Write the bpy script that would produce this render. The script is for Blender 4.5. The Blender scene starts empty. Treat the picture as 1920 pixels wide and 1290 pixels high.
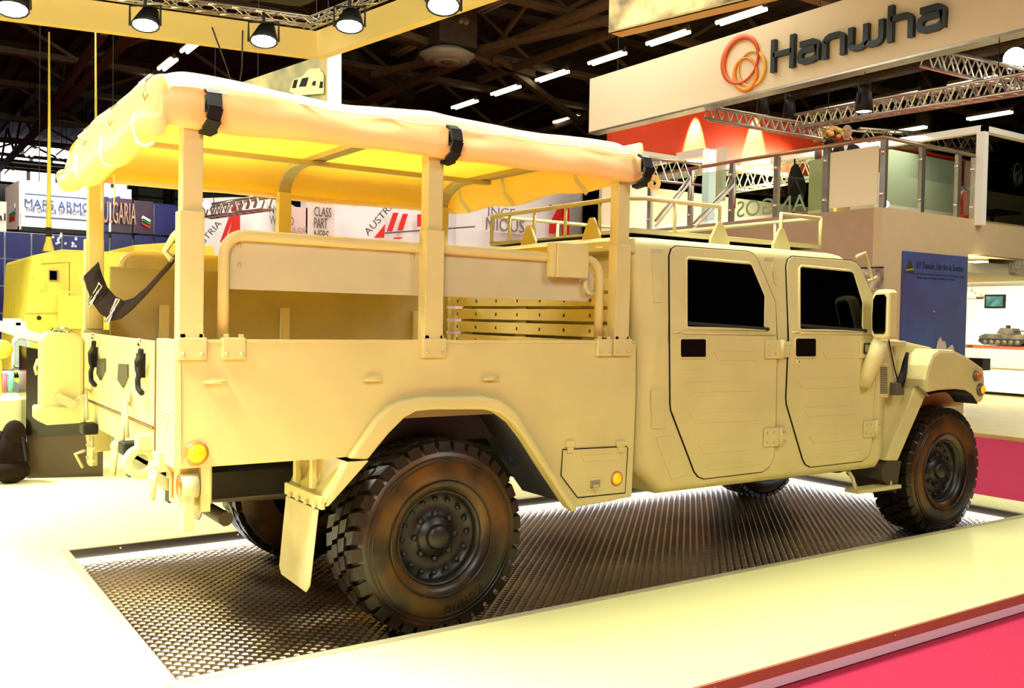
import bpy, bmesh, math, random
from mathutils import Vector, Matrix, noise
random.seed(7)
S = bpy.context.scene
C = S.collection
R = math.radians
# ------------------------------------------------------------------ camera
F = 1773.39
CAM = Vector((-1.0662, -4.0051, 1.5848))
FW = Vector((0.56428863, 0.82511106, -0.0277504))
RT = Vector((0.82557757, -0.56396315, 0.01916364))
UP = Vector((-0.00016193, 0.03372393, 0.99943117))
cd = bpy.data.cameras.new('camera'); cam = bpy.data.objects.new('camera', cd); C.objects.link(cam)
cd.sensor_width = 36; cd.lens = F / 1920 * 36; cd.clip_end = 300; cd.clip_start = .05
cam.matrix_world = Matrix(((RT.x, UP.x, -FW.x, CAM.x), (RT.y, UP.y, -FW.y, CAM.y), (RT.z, UP.z, -FW.z, CAM.z), (0, 0, 0, 1)))
S.camera = cam
# ------------------------------------------------------------------ world, lights, exposure
W = bpy.data.worlds.new('hall_air'); S.world = W; W.use_nodes = True
W.node_tree.nodes['Background'].inputs[0].default_value = (1, .88, .62, 1)
W.node_tree.nodes['Background'].inputs[1].default_value = .07
S.view_settings.view_transform = 'Standard'; S.view_settings.look = 'None'
S.view_settings.gamma = 1; S.view_settings.use_curve_mapping = False
S.view_settings.exposure = 0.0
def area(name, loc, to, power, size, col=(1, .99, .92), sy=None, spread=180):
    l = bpy.data.lights.new(name, 'AREA'); l.energy = power; l.size = size; l.color = col; l.spread = R(spread)
    if sy: l.shape = 'RECTANGLE'; l.size_y = sy
    o = bpy.data.objects.new(name, l); C.objects.link(o); o.location = loc
    o.rotation_euler = (Vector(to) - Vector(loc)).to_track_quat('-Z', 'Y').to_euler(); return o
def spot(name, loc, to, power, ang, col=(1, .99, .92), blend=.4, rad=.08):
    l = bpy.data.lights.new(name, 'SPOT'); l.energy = power; l.spot_size = R(ang); l.spot_blend = blend; l.color = col; l.shadow_soft_size = rad
    o = bpy.data.objects.new(name, l); C.objects.link(o); o.location = loc
    o.rotation_euler = (Vector(to) - Vector(loc)).to_track_quat('-Z', 'Y').to_euler(); return o
area('stand_flood_rear', (-4.2, 1.6, 4.3), (0, 1.0, .9), 165, .8)
area('stand_flood_top', (.3, .6, 4.75), (.6, .9, .5), 420, 1.6)
area('floor_fill', (-2.2, -.6, 4.6), (-2.4, -.8, 0), 740, 1.2, spread=85)  # added light that whitens the platform floor at the left
area('stand_flood_back', (-2.2, 6.2, 4.4), (-1.8, 4.8, 0), 640, 1.2, spread=110)
area('stand_flood_cab', (4.2, .9, 4.9), (4.2, .9, 2), 260, 1.5)
area('camera_fill', (-2.2, -4.6, 4.6), (1.2, 0, .9), 205, 1.4)  # added fill from the camera side for the truck flank
area('stand_flood_front', (4.5, -4.5, 5.0), (4.3, -.8, .8), 150, 1.6)
area('hall_lamps_centre', (8, 8, 7.4), (9, 9, 0), 420, 6)
area('deck_fill', (15.5, 7.3, 5.2), (15.5, 7.6, 3), 120, 2.5)  # added light so the upper deck behind the glass is not black
area('deck_fill_left', (15.5, 9.6, 4.5), (15.0, 12, 3.9), 150, 2.0, spread=120)  # added light to brighten the deck back wall
area('hall_lamps_left', (0, 10, 7.4), (0, 12, 0), 650, 5)
area('hall_lamps_right', (13, 0, 7.0), (13, 4, 0), 380, 5)

# ------------------------------------------------------------------ helpers
def ray(px, py): return FW + RT * ((px - 960) / F) - UP * ((py - 645) / F)
def at(px, py, ax, v):
    d = ray(px, py); i = 'xyz'.index(ax); return CAM + d * ((v - CAM[i]) / d[i])
def at_d(px, py, dist): return CAM + ray(px, py) * dist
_m = {}
def mat(name, col, rough=.5, metal=0., var=0., vs=6., bump=0., bs=40., emit=None, es=1., coat=0., trans=0., spec=None, col2=None, rp=(.35, .68)):
    if name in _m: return _m[name]
    m = bpy.data.materials.new(name); m.use_nodes = True; nt = m.node_tree; N = nt.nodes; L = nt.links
    b = N['Principled BSDF']; b.inputs['Base Color'].default_value = (*col, 1); b.inputs['Roughness'].default_value = rough
    b.inputs['Metallic'].default_value = metal; b.inputs['Coat Weight'].default_value = coat
    if spec is not None: b.inputs['Specular IOR Level'].default_value = spec
    if trans: b.inputs['Transmission Weight'].default_value = trans
    if emit: b.inputs['Emission Color'].default_value = (*emit, 1); b.inputs['Emission Strength'].default_value = es
    tc = N.new('ShaderNodeTexCoord')
    if var or col2:
        n = N.new('ShaderNodeTexNoise'); n.inputs['Scale'].default_value = vs; n.inputs['Detail'].default_value = 5
        r = N.new('ShaderNodeValToRGB'); r.color_ramp.elements[0].position = rp[0]; r.color_ramp.elements[1].position = rp[1]
        c2 = col2 or tuple(min(1, c * (1 + var)) for c in col); c1 = col if col2 else tuple(c * (1 - var) for c in col)
        r.color_ramp.elements[0].color = (*c1, 1); r.color_ramp.elements[1].color = (*c2, 1)
        L.new(tc.outputs['Object'], n.inputs['Vector']); L.new(n.outputs['Fac'], r.inputs[0]); L.new(r.outputs[0], b.inputs['Base Color'])
    if bump:
        n = N.new('ShaderNodeTexNoise'); n.inputs['Scale'].default_value = bs; n.inputs['Detail'].default_value = 6
        u = N.new('ShaderNodeBump'); u.inputs['Strength'].default_value = bump; u.inputs['Distance'].default_value = .02
        L.new(tc.outputs['Object'], n.inputs['Vector']); L.new(n.outputs['Fac'], u.inputs['Height']); L.new(u.outputs[0], b.inputs['Normal'])
    _m[name] = m; return m
class MB:
    def __init__(s): s.v = []; s.f = []; s.sm = []
    def add(s, v, f, smooth=False):
        n = len(s.v); s.v += [Vector(p) for p in v]; s.f += [[i + n for i in q] for q in f]; s.sm += [smooth] * len(f); return s
    def box(s, a, b):
        x0, y0, z0 = a; x1, y1, z1 = b
        return s.add([(x0,y0,z0),(x1,y0,z0),(x1,y1,z0),(x0,y1,z0),(x0,y0,z1),(x1,y0,z1),(x1,y1,z1),(x0,y1,z1)],
                     [(0,3,2,1),(4,5,6,7),(0,1,5,4),(1,2,6,5),(2,3,7,6),(3,0,4,7)])
    def prism(s, poly, d, smooth=False):
        """polygon of 3-D points, extruded along d"""
        n = len(poly); P = [Vector(p) for p in poly]; d = Vector(d)
        return s.add(P + [p + d for p in P], [list(range(n))[::-1], list(range(n, 2 * n))] + [(i, (i+1) % n, n + (i+1) % n, n + i) for i in range(n)])
    def tube(s, pts, r, seg=8, closed=False, cap=True, flat=None):
        P = [Vector(p) for p in pts]; n = len(P); rings = []; prev = None
        for i, p in enumerate(P):
            if closed: t = P[(i+1) % n] - P[i-1]
            else: t = P[min(i+1, n-1)] - P[max(i-1, 0)]
            t.normalize()
            if prev is None:
                a = Vector((0, 0, 1)) if abs(t.z) < .9 else Vector((1, 0, 0)); u = t.cross(a).normalized()
            else: u = (prev - t * prev.dot(t)).normalized()
            prev = u; w = t.cross(u); rr = r[i] if isinstance(r, (list, tuple)) else r
            rings.append([p + (u * math.cos(2*math.pi*k/seg) + w * math.sin(2*math.pi*k/seg)) * rr for k in range(seg)])
        f = []; m = n if closed else n - 1
        for i in range(m):
            j = (i + 1) % n
            for k in range(seg): f.append((i*seg+k, i*seg+(k+1) % seg, j*seg+(k+1) % seg, j*seg+k))
        s.add([v for q in rings for v in q], f, seg > 5)
        if cap and not closed:
            s.add(rings[0], [list(range(seg))[::-1]]); s.add(rings[-1], [list(range(seg))])
        return s
    def bar(s, a, b, w, h, up=(0, 0, 1)):
        a = Vector(a); b = Vector(b); t = (b - a).normalized(); up = Vector(up)
        if abs(t.dot(up)) > .98: up = Vector((1, 0, 0))
        u = t.cross(up).normalized(); v = u.cross(t)
        q = [u*w/2+v*h/2, -u*w/2+v*h/2, -u*w/2-v*h/2, u*w/2-v*h/2]
        return s.add([a + k for k in q] + [b + k for k in q], [(0,1,2,3),(7,6,5,4),(0,4,5,1),(1,5,6,2),(2,6,7,3),(3,7,4,0)])
    def lathe(s, prof, c, ax='y', seg=32, smooth=True):
        """prof: list of (r, a) a along axis"""
        c = Vector(c); v = []; f = []
        for r, a in prof:
            for k in range(seg):
                t = 2 * math.pi * k / seg; x, z = r * math.cos(t), r * math.sin(t)
                v.append(c + (Vector((x, a, z)) if ax == 'y' else Vector((x, z, a)) if ax == 'z' else Vector((a, x, z))))
        for i in range(len(prof) - 1):
            for k in range(seg): f.append((i*seg+k, (i+1)*seg+k, (i+1)*seg+(k+1) % seg, i*seg+(k+1) % seg))
        return s.add(v, f, smooth)
    def ball(s, c, r, seg=10, sc=(1, 1, 1)):
        v = []; f = []; c = Vector(c)
        for i in range(seg + 1):
            a = math.pi * i / seg
            for k in range(seg * 2):
                t = math.pi * k / seg; v.append(c + Vector((math.sin(a)*math.cos(t)*sc[0], math.sin(a)*math.sin(t)*sc[1], math.cos(a)*sc[2])) * r)
        n = seg * 2
        for i in range(seg):
            for k in range(n): f.append((i*n+k, (i+1)*n+k, (i+1)*n+(k+1) % n, i*n+(k+1) % n))
        return s.add(v, f, True)
    def ribbon(s, pts, w, d, right, up, nrm):
        """flat stroke: 2-D polyline pts (a,b) in plane right/up, width w, depth d along nrm"""
        pass
def wloc(o):
    v = Vector((0, 0, 0))
    while o: v += o.location; o = o.parent
    return v
def build(name, mb, m, parent=None, label=None, bev=0, sol=0, sub=0, fix=True):
    me = bpy.data.meshes.new(name); off = wloc(parent) if parent else Vector((0, 0, 0))
    me.from_pydata([v - off for v in mb.v], [], mb.f); me.polygons.foreach_set('use_smooth', mb.sm)
    if fix:
        bm = bmesh.new(); bm.from_mesh(me); bmesh.ops.remove_doubles(bm, verts=bm.verts, dist=1e-5)
        bmesh.ops.recalc_face_normals(bm, faces=bm.faces); bm.to_mesh(me); bm.free()
    me.materials.append(m); o = bpy.data.objects.new(name, me); C.objects.link(o)
    if parent: o.parent = parent
    if label: o['label'] = label
    if sol: q = o.modifiers.new('s', 'SOLIDIFY'); q.thickness = sol; q.offset = 0
    if bev: q = o.modifiers.new('b', 'BEVEL'); q.width = bev; q.segments = 2; q.limit_method = 'ANGLE'; q.angle_limit = R(40)
    if sub: q = o.modifiers.new('u', 'SUBSURF'); q.levels = q.render_levels = sub
    return o
def tag(o, label, cat, group=None):
    o['label'] = label; o['category'] = cat
    if group: o['group'] = group
    return o
def struct(name, mb, m, label=None, **k):
    o = build(name, mb, m, **k); o['kind'] = 'structure'
    if label: o['label'] = label
    return o
def thing(name, label, cat, loc=(0, 0, 0), group=None):
    o = bpy.data.objects.new(name, None); C.objects.link(o); o.location = loc; o.empty_display_size = .1
    return tag(o, label, cat, group)
def copy_mesh(src, parent, loc=None, rot=None, label=None):
    o = src.copy(); C.objects.link(o); o.parent = parent
    if loc is not None: o.location = loc
    if rot is not None: o.rotation_euler = rot
    if label: o['label'] = label
    return o
def copy_tree(o, parent=None):
    c = o.copy(); C.objects.link(c); c.parent = parent
    for ch in list(o.children): copy_tree(ch, c)
    return c
RX = (Vector((0, -1, 0)), Vector((0, 0, 1)), Vector((-1, 0, 0)))     # plane facing -x
RY = (Vector((1, 0, 0)), Vector((0, 0, 1)), Vector((0, -1, 0)))      # plane facing -y
def text(name, s, p, frame, w, h, depth, m, parent=None, label=None, shear=0, bold=0):
    c = bpy.data.curves.new(name, 'FONT'); c.body = s; c.extrude = .5; c.resolution_u = 3; c.shear = shear; c.offset = bold
    o = bpy.data.objects.new(name, c); C.objects.link(o); dg = bpy.context.evaluated_depsgraph_get()
    me = bpy.data.meshes.new_from_object(o.evaluated_get(dg)); bpy.data.objects.remove(o)
    xs = [v.co.x for v in me.vertices]; ys = [v.co.y for v in me.vertices]; x0, x1, y0, y1 = min(xs), max(xs), min(ys), max(ys)
    r, u, n = frame; off = wloc(parent) if parent else Vector((0, 0, 0)); p = Vector(p)
    for v in me.vertices:
        a = (v.co.x - x0) / (x1 - x0) * w; b = (v.co.y - y0) / (y1 - y0) * h
        v.co = p + r * a + u * b + n * (v.co.z + .5) * depth - off
    me.materials.clear(); me.materials.append(m); t = bpy.data.objects.new(name, me); C.objects.link(t)
    if parent: t.parent = parent
    if label: t['label'] = label
    return t
def stroke(mb, pts, w, p, frame, d, closed=False):
    """thick flat line through 2-D pts (mitred), extruded d along the frame normal"""
    r, u, n = frame; P = [Vector(q) for q in pts]; N = len(P); L = []; Q = []
    for i in range(N):
        a = P[i-1] if (i or closed) else None; b = P[(i+1) % N] if (i < N-1 or closed) else None
        t1 = (P[i] - a).normalized() if a is not None else None; t2 = (b - P[i]).normalized() if b is not None else None
        t1 = t1 or t2; t2 = t2 or t1; m = (t1 + t2).normalized(); nn = Vector((-m.y, m.x)); k = 1 / max(.5, nn.dot(Vector((-t1.y, t1.x))))
        L.append(P[i] + nn * w/2 * k); Q.append(P[i] - nn * w/2 * k)
    p = Vector(p); T = lambda q, e: p + r*q.x + u*q.y + n*e
    v = []; f = []
    for i in range(N): v += [T(L[i], 0), T(Q[i], 0), T(L[i], d), T(Q[i], d)]
    for i in range(N if closed else N-1):
        j = (i+1) % N; a = i*4; b = j*4
        f += [(a, a+1, b+1, b), (a+2, b+2, b+3, a+3), (a, b, b+2, a+2), (a+1, a+3, b+3, b+1)]
    if not closed: f += [(0, 2, 3, 1), ((N-1)*4, (N-1)*4+1, (N-1)*4+3, (N-1)*4+2)]
    mb.add(v, f)
def arc(cx, cy, rx, ry, a0, a1, n=8): return [(cx + rx*math.cos(R(a0+(a1-a0)*i/n)), cy + ry*math.sin(R(a0+(a1-a0)*i/n))) for i in range(n+1)]

# ------------------------------------------------------------------ materials
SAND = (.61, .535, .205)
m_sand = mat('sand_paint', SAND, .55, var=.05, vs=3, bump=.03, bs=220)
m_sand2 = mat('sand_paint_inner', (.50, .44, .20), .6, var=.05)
m_yel = mat('yellow_sand_paint', (.80, .64, .06), .55, var=.06)
m_black = mat('black_rubber', (.006, .004, .003), .6, spec=.25)
m_tyre = mat('tyre_rubber', (.004, .003, .0015), .4, col2=(.022, .010, .001), vs=2.2, bump=.1, bs=30)
m_wall = mat('tyre_sidewall', (.005, .003, .001), .38, col2=(.10, .042, .002), vs=2.4, rp=(.45, .62))
m_dark = mat('dark_steel', (.011, .009, .006), .55, var=.3, spec=.3)
m_rim = mat('rim_paint', (.015, .012, .008), .4, var=.3)
m_glassb = mat('tinted_glass', (.0005, .0005, .0008), .04, spec=.12)
m_orange = mat('amber_lens', (1, .42, .0), .12, emit=(1, .45, .0), es=.5, col2=(1, .6, .05), vs=60)
m_red = mat('red_lens', (.7, .09, .01), .15)
m_alu = mat('brushed_aluminium', (.55, .50, .40), .32, metal=.9, var=.1)
m_chrome = mat('steel', (.75, .70, .6), .2, metal=1)
m_white = mat('white_panel', (.84, .80, .66), .5, var=.01)
m_floor = mat('cream_platform_board', (.86, .82, .35), .16, var=.01, vs=1.5, spec=.35)
m_plate = mat('tread_plate', (.20, .135, .07), .3, metal=.85, col2=(.34, .25, .14), vs=1.2)
m_led = mat('led_strip', (1, 1, 1), .5, emit=(.85, .88, 1), es=9)
m_pink = mat('pink_carpet', (.52, .014, .062), .95, var=.12, vs=90, bump=.4, bs=400)
m_beige = mat('wood_floor', (.50, .36, .10), .28, var=.12, vs=4)
m_roof = mat('roof_deck', (.04, .024, .008), .8, var=.3, vs=1)
m_beam = mat('roof_steel', (.050, .026, .006), .7, var=.2)
m_beaml = mat('roof_steel_flange', (.11, .065, .02), .6, var=.2)
m_tubeL = mat('tube_lamp', (1, 1, 1), .5, emit=(1, .9, .62), es=5)
m_cool = mat('daylight_window', (1, 1, 1), .5, emit=(.86, .83, 1), es=4)
m_hi = mat('flood_lens', (1, 1, 1), .3, emit=(.95, .9, 1), es=14)
m_frame = mat('cream_beam', (.86, .62, .20), .6)
m_text = mat('dark_teal_letter', (.012, .022, .022), .35)
m_redw = mat('orange_red_wall', (.74, .055, .006), .6, var=.03)
m_glass = None
def glassmat(name, tint, rough=.02):
    m = bpy.data.materials.new(name); m.use_nodes = True; nt = m.node_tree; N = nt.nodes; L = nt.links
    N.remove(N['Principled BSDF']); t = N.new('ShaderNodeBsdfTransparent'); t.inputs[0].default_value = (*tint, 1)
    g = N.new('ShaderNodeBsdfGlossy'); g.inputs['Roughness'].default_value = rough
    lw = N.new('ShaderNodeLayerWeight'); lw.inputs[0].default_value = .5; pw = N.new('ShaderNodeMath'); pw.operation = 'POWER'; pw.inputs[1].default_value = 4; L.new(lw.outputs['Facing'], pw.inputs[0]); fr = N.new('ShaderNodeMath'); fr.operation = 'MULTIPLY_ADD'; fr.inputs[1].default_value = .8; fr.inputs[2].default_value = .05; L.new(pw.outputs[0], fr.inputs[0]); x = N.new('ShaderNodeMixShader')
    L.new(fr.outputs[0], x.inputs[0]); L.new(t.outputs[0], x.inputs[1]); L.new(g.outputs[0], x.inputs[2]); L.new(x.outputs[0], N['Material Output'].inputs[0]); return m
m_glass = glassmat('clear_glass', (.80, .88, .80))
m_frost = mat('frosted_glass', (.86, .74, .46), .4)
def canvasmat():
    m = bpy.data.materials.new('canvas'); m.use_nodes = True; nt = m.node_tree; N = nt.nodes; L = nt.links
    b = N['Principled BSDF']; b.inputs['Roughness'].default_value = .6; b.inputs['Base Color'].default_value = (.88, .80, .42, 1)
    t = N.new('ShaderNodeBsdfTranslucent'); t.inputs[0].default_value = (1, .74, .15, 1); x = N.new('ShaderNodeMixShader'); x.inputs[0].default_value = .48
    n = N.new('ShaderNodeTexNoise'); n.inputs['Scale'].default_value = 3.5; n.inputs['Detail'].default_value = 4; u = N.new('ShaderNodeBump'); u.inputs['Strength'].default_value = .35; u.inputs['Distance'].default_value = .04
    tc = N.new('ShaderNodeTexCoord'); L.new(tc.outputs['Object'], n.inputs['Vector']); L.new(n.outputs['Fac'], u.inputs['Height']); L.new(u.outputs[0], b.inputs['Normal'])
    L.new(b.outputs[0], x.inputs[1]); L.new(t.outputs[0], x.inputs[2]); L.new(x.outputs[0], N['Material Output'].inputs[0]); return m
m_canvas = canvasmat()
# ================================================================== display platform
stand = thing('display_platform', 'raised cream white display platform with a sunken tread plate bay under the truck', 'platform', (2, 0, 0))
X0, X1, Y0, Y1 = -.035, 6.53, -.15, 2.29
T = .1
b = MB(); FX0, FX1, FY0, FY1 = -9, 7.08, -1.30, 9.5
b.box((FX0, FY0, 0), (FX1, Y0, T)); b.box((FX0, Y1, 0), (FX1, FY1, T)); b.box((FX0, Y0, 0), (X0, Y1, T)); b.box((X1, Y0, 0), (FX1, Y1, T))
build('deck_board', b, m_floor, stand)
b = MB(); b.box((X0, Y0, -.04), (X1, Y1, -.002)); build('plate', b, m_plate, stand, 'brown reflective metal plate floor of the bay')
b = MB(); px, py = .066, .066; i = 0; y = Y0 + .03
while y < Y1 - .02:
    x = X0 + .04 + (px/2 if i % 2 else 0)
    while x < X1 - .03:
        a, c = .026, .017; s = .6
        b.add([(x-a,y,-.002),(x,y-c,-.002),(x+a,y,-.002),(x,y+c,-.002),(x-a*s,y,.0035),(x,y-c*s,.0035),(x+a*s,y,.0035),(x,y+c*s,.0035)],
              [(0,1,5,4),(1,2,6,5),(2,3,7,6),(3,0,4,7),(4,5,6,7)])
        x += px
    y += py/2; i += 1
o = build('raised_diamond', b, m_plate, stand, fix=False); o['kind'] = 'stuff'
for nm, a, c in (('bay_edging', (X0-.05, Y0-.045, T), (X1+.05, Y0, T+.004)), ('bay_edging', (X0-.05, Y0, T), (X0, Y1, T+.004)), ('bay_edging', (X0-.05, Y1, T), (X1+.05, Y1+.05, T+.004)), ('bay_edging', (X1, Y0, T), (X1+.05, Y1, T+.004))):
    b = MB(); b.box(a, c); build(nm, b, mat('edging_metal', (.62, .55, .30), .35, metal=.3, var=.05), stand)
b = MB(); b.box((X0, Y1-.006, .045), (X1, Y1, T)); b.box((X1-.006, Y0, .045), (X1, Y1, T)); build('bay_wall_trim', b, mat('trim_dark', (.10, .08, .05), .5), stand)
for a, c in (((X0, Y1-.02, .008), (X1, Y1-.006, .040)), ((X1-.02, Y0, .008), (X1-.006, Y1-.02, .040))):
    b = MB(); b.box(a, c); build('light_strip', b, m_led, stand, 'glowing white strip light along the bay edge')
for k in range(9):
    b = MB(); b.lathe([(0, 0), (.006, 0), (.006, -.004), (0, -.004)], (X0 + .3 + k*.75, Y1-.006, .085), 'y', 8); build('screw', b, m_chrome, stand)
b = MB(); b.box((FX0, FY0-.012, .052), (FX1+.012, FY0, .098)); b.box((FX1, FY0, .052), (FX1+.012, FY1, .098)); build('brown_trim_strip', b, mat('copper_trim', (.38, .13, .06), .4), stand, 'reddish brown trim strip on the platform edge')
b = MB(); b.box((FX0, FY0-.008, 0), (FX1+.008, FY0, .05)); b.box((FX1, FY0, 0), (FX1+.008, FY1, .05)); build('white_skirt', b, mat('skirt', (.80, .70, .74), .5), stand, 'pale skirt below the trim strip')
for k in range(10):
    b = MB(); b.lathe([(0, 0), (.006, 0), (.006, -.004), (0, -.004)], (1.2 + k*.62, FY0-.012, .078), 'y', 8); build('screw', b, m_chrome, stand)
b = MB(); b.box((-40, -12, -.06), (60, 50, -.045)); struct('floor', b, m_pink)

# pink carpet lies as the hall floor; keep one slab

bpy.data.objects['floor'].location.z = .037

# ================================================================== the truck
truck = thing('military_truck', 'sand coloured four door military pickup truck with canvas canopy over its cargo bed', 'truck', (2.9, 1.03, 0))
WB = 2.06                                   # body width
mir = lambda y: WB - y
# --- chassis
b = MB()
for y in (.62, 1.44): b.bar((.12, y, .74), (5.9, y, .70), .07, .13)
for x in (.3, 2.1, 3.2, 4.4, 5.5): b.bar((x, .6, .74), (x, 1.46, .74), .07, .09)
build('chassis_frame', b, m_dark, truck)
for x in (1.29, 5.68):
    b = MB(); b.tube([(x, .3, .48), (x, 1.76, .48)], .055, 10); b.ball((x, 1.0, .48), .15); build('axle', b, m_dark, truck)
for x in (1.29,):
    for y in (.52, 1.54):
        b = MB()
        for k in range(4): b.bar((x-.55+.1*k, y, .60-.02*k), (x, y, .52-.02*k), .06, .012); b.bar((x, y, .52-.02*k), (x+.55-.1*k, y, .60-.02*k), .06, .012)
        build('leaf_spring', b, m_dark, truck)
        b = MB(); b.tube([(x-.22, y-.04, .50), (x-.16, y-.04, .95)], .03, 8); b.tube([(x-.2, y-.04, .62), (x-.17, y-.04, .9)], .045, 8); build('shock_absorber', b, m_dark, truck)
b = MB(); b.tube([(.32, 1.0, .62), (1.0, .85, .62), (2.2, .8, .62)], .04, 10); b.tube([(.35, .45, .60), (.35, 1.5, .60)], .035, 10); build('exhaust_pipe', b, mat('pipe', (.06, .045, .03), .5, metal=.5), truck)
b = MB(); b.box((2.2, .25, .60), (2.62, .9, .80)); build('fuel_tank', b, m_dark, truck, bev=.04)
b = MB(); b.box((2.7, .5, .56), (4.9, 1.6, .64)); build('underbody', b, m_dark, truck)
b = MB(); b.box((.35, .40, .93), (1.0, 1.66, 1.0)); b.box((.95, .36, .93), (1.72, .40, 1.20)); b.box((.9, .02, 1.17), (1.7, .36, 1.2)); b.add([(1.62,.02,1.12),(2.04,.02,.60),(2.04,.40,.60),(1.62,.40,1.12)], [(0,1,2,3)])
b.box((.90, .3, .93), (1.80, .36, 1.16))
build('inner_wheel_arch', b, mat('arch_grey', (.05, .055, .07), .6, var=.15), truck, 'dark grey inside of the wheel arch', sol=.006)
b = MB(); b.box((1.86, .28, .84), (1.93, .34, 1.0)); b.tube([(1.86, .26, .86), (1.95, .26, .86)], .025, 10); b.box((1.84, .25, .80), (1.98, .3, .84)); build('bump_stop', b, mat('arch_blue', (.02, .035, .06), .45), truck)
# --- cargo bed panels
OUT = [(0, .93), (0, 1.467), (2.52, 1.463), (2.527, 1.15), (2.515, .583), (2.06, .56)]
INN = [(2.04, .575), (1.865, .795), (1.734, .966), (1.659, 1.047), (1.573, 1.103), (1.489, 1.125), (1.203, 1.136), (1.103, 1.132), (1.041, 1.104), (.957, 1.032), (.852, .928)]
for y, d in ((0, .03), (mir(0), -.03)):
    b = MB(); b.prism([(x, y, z) for x, z in OUT + INN], (0, d, 0)); sp = build('side_panel', b, m_sand, truck, bev=.004)
    if y: continue
    near = sp
FO = [(2.098, .553), (1.892, .827), (1.681, 1.107), (1.584, 1.168), (1.487, 1.190), (1.146, 1.197), (1.039, 1.186), (.955, 1.158), (.884, 1.098), (.758, .926)]
FI = [(.852, .915), (.957, 1.030), (1.041, 1.102), (1.103, 1.130), (1.203, 1.134), (1.489, 1.123), (1.573, 1.101), (1.659, 1.045), (1.734, .964), (1.865, .793), (2.055, .552)]
for y, d in ((-.045, .05), (mir(-.045), -.05)):
    b = MB(); b.prism([(x, y, z) for x, z in FO + FI], (0, d, 0)); build('wheel_arch_flare', b, m_sand, truck, bev=.015)
def pz(px, py, y=0): p = at(px, py, 'y', y); return (p.x, p.z)
# mud flap and bracket
for s in (0, 1):
    f = (lambda y: mir(y)) if s else (lambda y: y)
    b = MB()
    a0, a1 = pz(645, 864), pz(603, 940)
    b.add([(a0[0], f(-.045), a0[1]), (a1[0], f(-.045), a1[1]), (a1[0], f(.42), a1[1]), (a0[0], f(.42), a0[1])], [(0,1,2,3)])
    b.add([(a0[0]+.10, f(-.045), a0[1]), (a0[0], f(-.045), a0[1]), (a1[0], f(-.045), a1[1]-.015), (a1[0]+.012, f(-.045), a1[1]-.015)], [(0,1,2,3)])
    b.box((a1[0]-.012, min(f(-.03), f(.42)), a1[1]-.03), (a1[0], max(f(-.03), f(.42)), a1[1]+.02))
    build('mud_flap_bracket', b, m_sand, truck, sol=.008)
    for y in (.10, .30):
        b = MB(); b.prism([(a1[0]-.005, f(y), .93), (a1[0]+.05, f(y), .93), (a1[0]+.03, f(y), .80)], (0, .008, 0)); b.box((a1[0]-.012, f(y)-.015, .78), (a1[0]+.01, f(y)+.02, .93))
        build('bracket_web', b, m_sand, truck)
    b = MB(); xx = a1[0] - .016
    b.prism([(xx, f(-.01), .70), (xx, f(.38), .70), (xx-.03, f(.38), .36), (xx-.035, f(.34), .33), (xx-.035, f(.03), .32), (xx-.035, f(-.01), .36)], (-.008, 0, 0))
    build('mud_flap', b, mat('pale_rubber', (.42, .34, .15), .6, col2=(.56, .47, .24), vs=5), truck, 'pale weathered rubber mud flap', bev=.003)
    for y in (.02, .12, .22, .32):
        b = MB(); b.ball((xx-.012, f(y), .715), .012, 5); build('bolt', b, m_sand2, truck)
# fuel/tool door on the side
def polyl(mb, pts, r, y=-.003, closed=True, seg=5): mb.tube([(*pz(*p, y)[:1], y, pz(*p, y)[1]) for p in pts], r, seg, closed=closed)
TD = [(1053, 842), (1172, 836), (1176, 840), (1174, 921), (1084, 933), (1080, 930), (1052, 890)]
TD = [(1055, 843), (1174, 837), (1177, 840), (1172, 924), (1083, 933), (1052, 892)]
b = MB(); b.prism([(pz(*p)[0], -.0035, pz(*p)[1]) for p in TD], (0, .004, 0)); td = build('locker_door', b, m_sand, near, bev=.002)
b = MB(); polyl(b, TD, .0035); build('door_gap', b, m_black, near, 'dark gap around the locker door')
b = MB(); polyl(b, [(1094, 866), (1160, 862), (1164, 850), (1090, 853)], .003); build('pressed_rib', b, m_sand, near)
for q in (1068, 1163):
    b = MB(); p = at(q, 833, 'y', 0); b.box((p.x-.03, -.012, p.z-.015), (p.x+.03, 0, p.z+.02)); b.box((p.x-.02, -.014, p.z-.045), (p.x+.02, 0, p.z-.015)); build('hinge', b, m_sand, near, bev=.003)
b = MB(); p = at(1114, 907, 'y', 0); b.box((p.x-.05, -.008, p.z-.035), (p.x+.05, 0, p.z+.035)); build('latch_plate', b, m_sand, near, bev=.006)
b = MB(); b.box((p.x-.034, -.011, p.z-.02), (p.x+.034, -.007, p.z+.02)); build('latch_recess', b, mat('recess', (.30, .25, .13), .6), near)
b = MB(); b.prism([(p.x-.02, -.02, p.z), (p.x+.02, -.02, p.z), (p.x+.01, -.02, p.z-.035), (p.x-.01, -.02, p.z-.035)], (0, .012, 0)); b.ball((p.x, -.02, p.z-.01), .01, 5); build('latch', b, m_sand2, near)
def lamp(px, py, r, parent, y=0):
    p = at(px, py, 'y', y)
    b = MB(); b.lathe([(r*1.0, 0), (r*1.18, 0), (r*1.2, -.008), (r*1.0, -.012)], (p.x, y, p.z), 'y', 24); build('lamp_bezel', b, mat('bezel', (.45, .16, .03), .4), parent)
    b = MB(); b.lathe([(0, -.02), (r*.6, -.017), (r, -.010), (r, 0)], (p.x, y, p.z), 'y', 24); build('lamp_lens', b, m_orange, parent, 'round amber lens')
lamp(368, 850, .042, near); lamp(1155, 897, .034, near)
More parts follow.
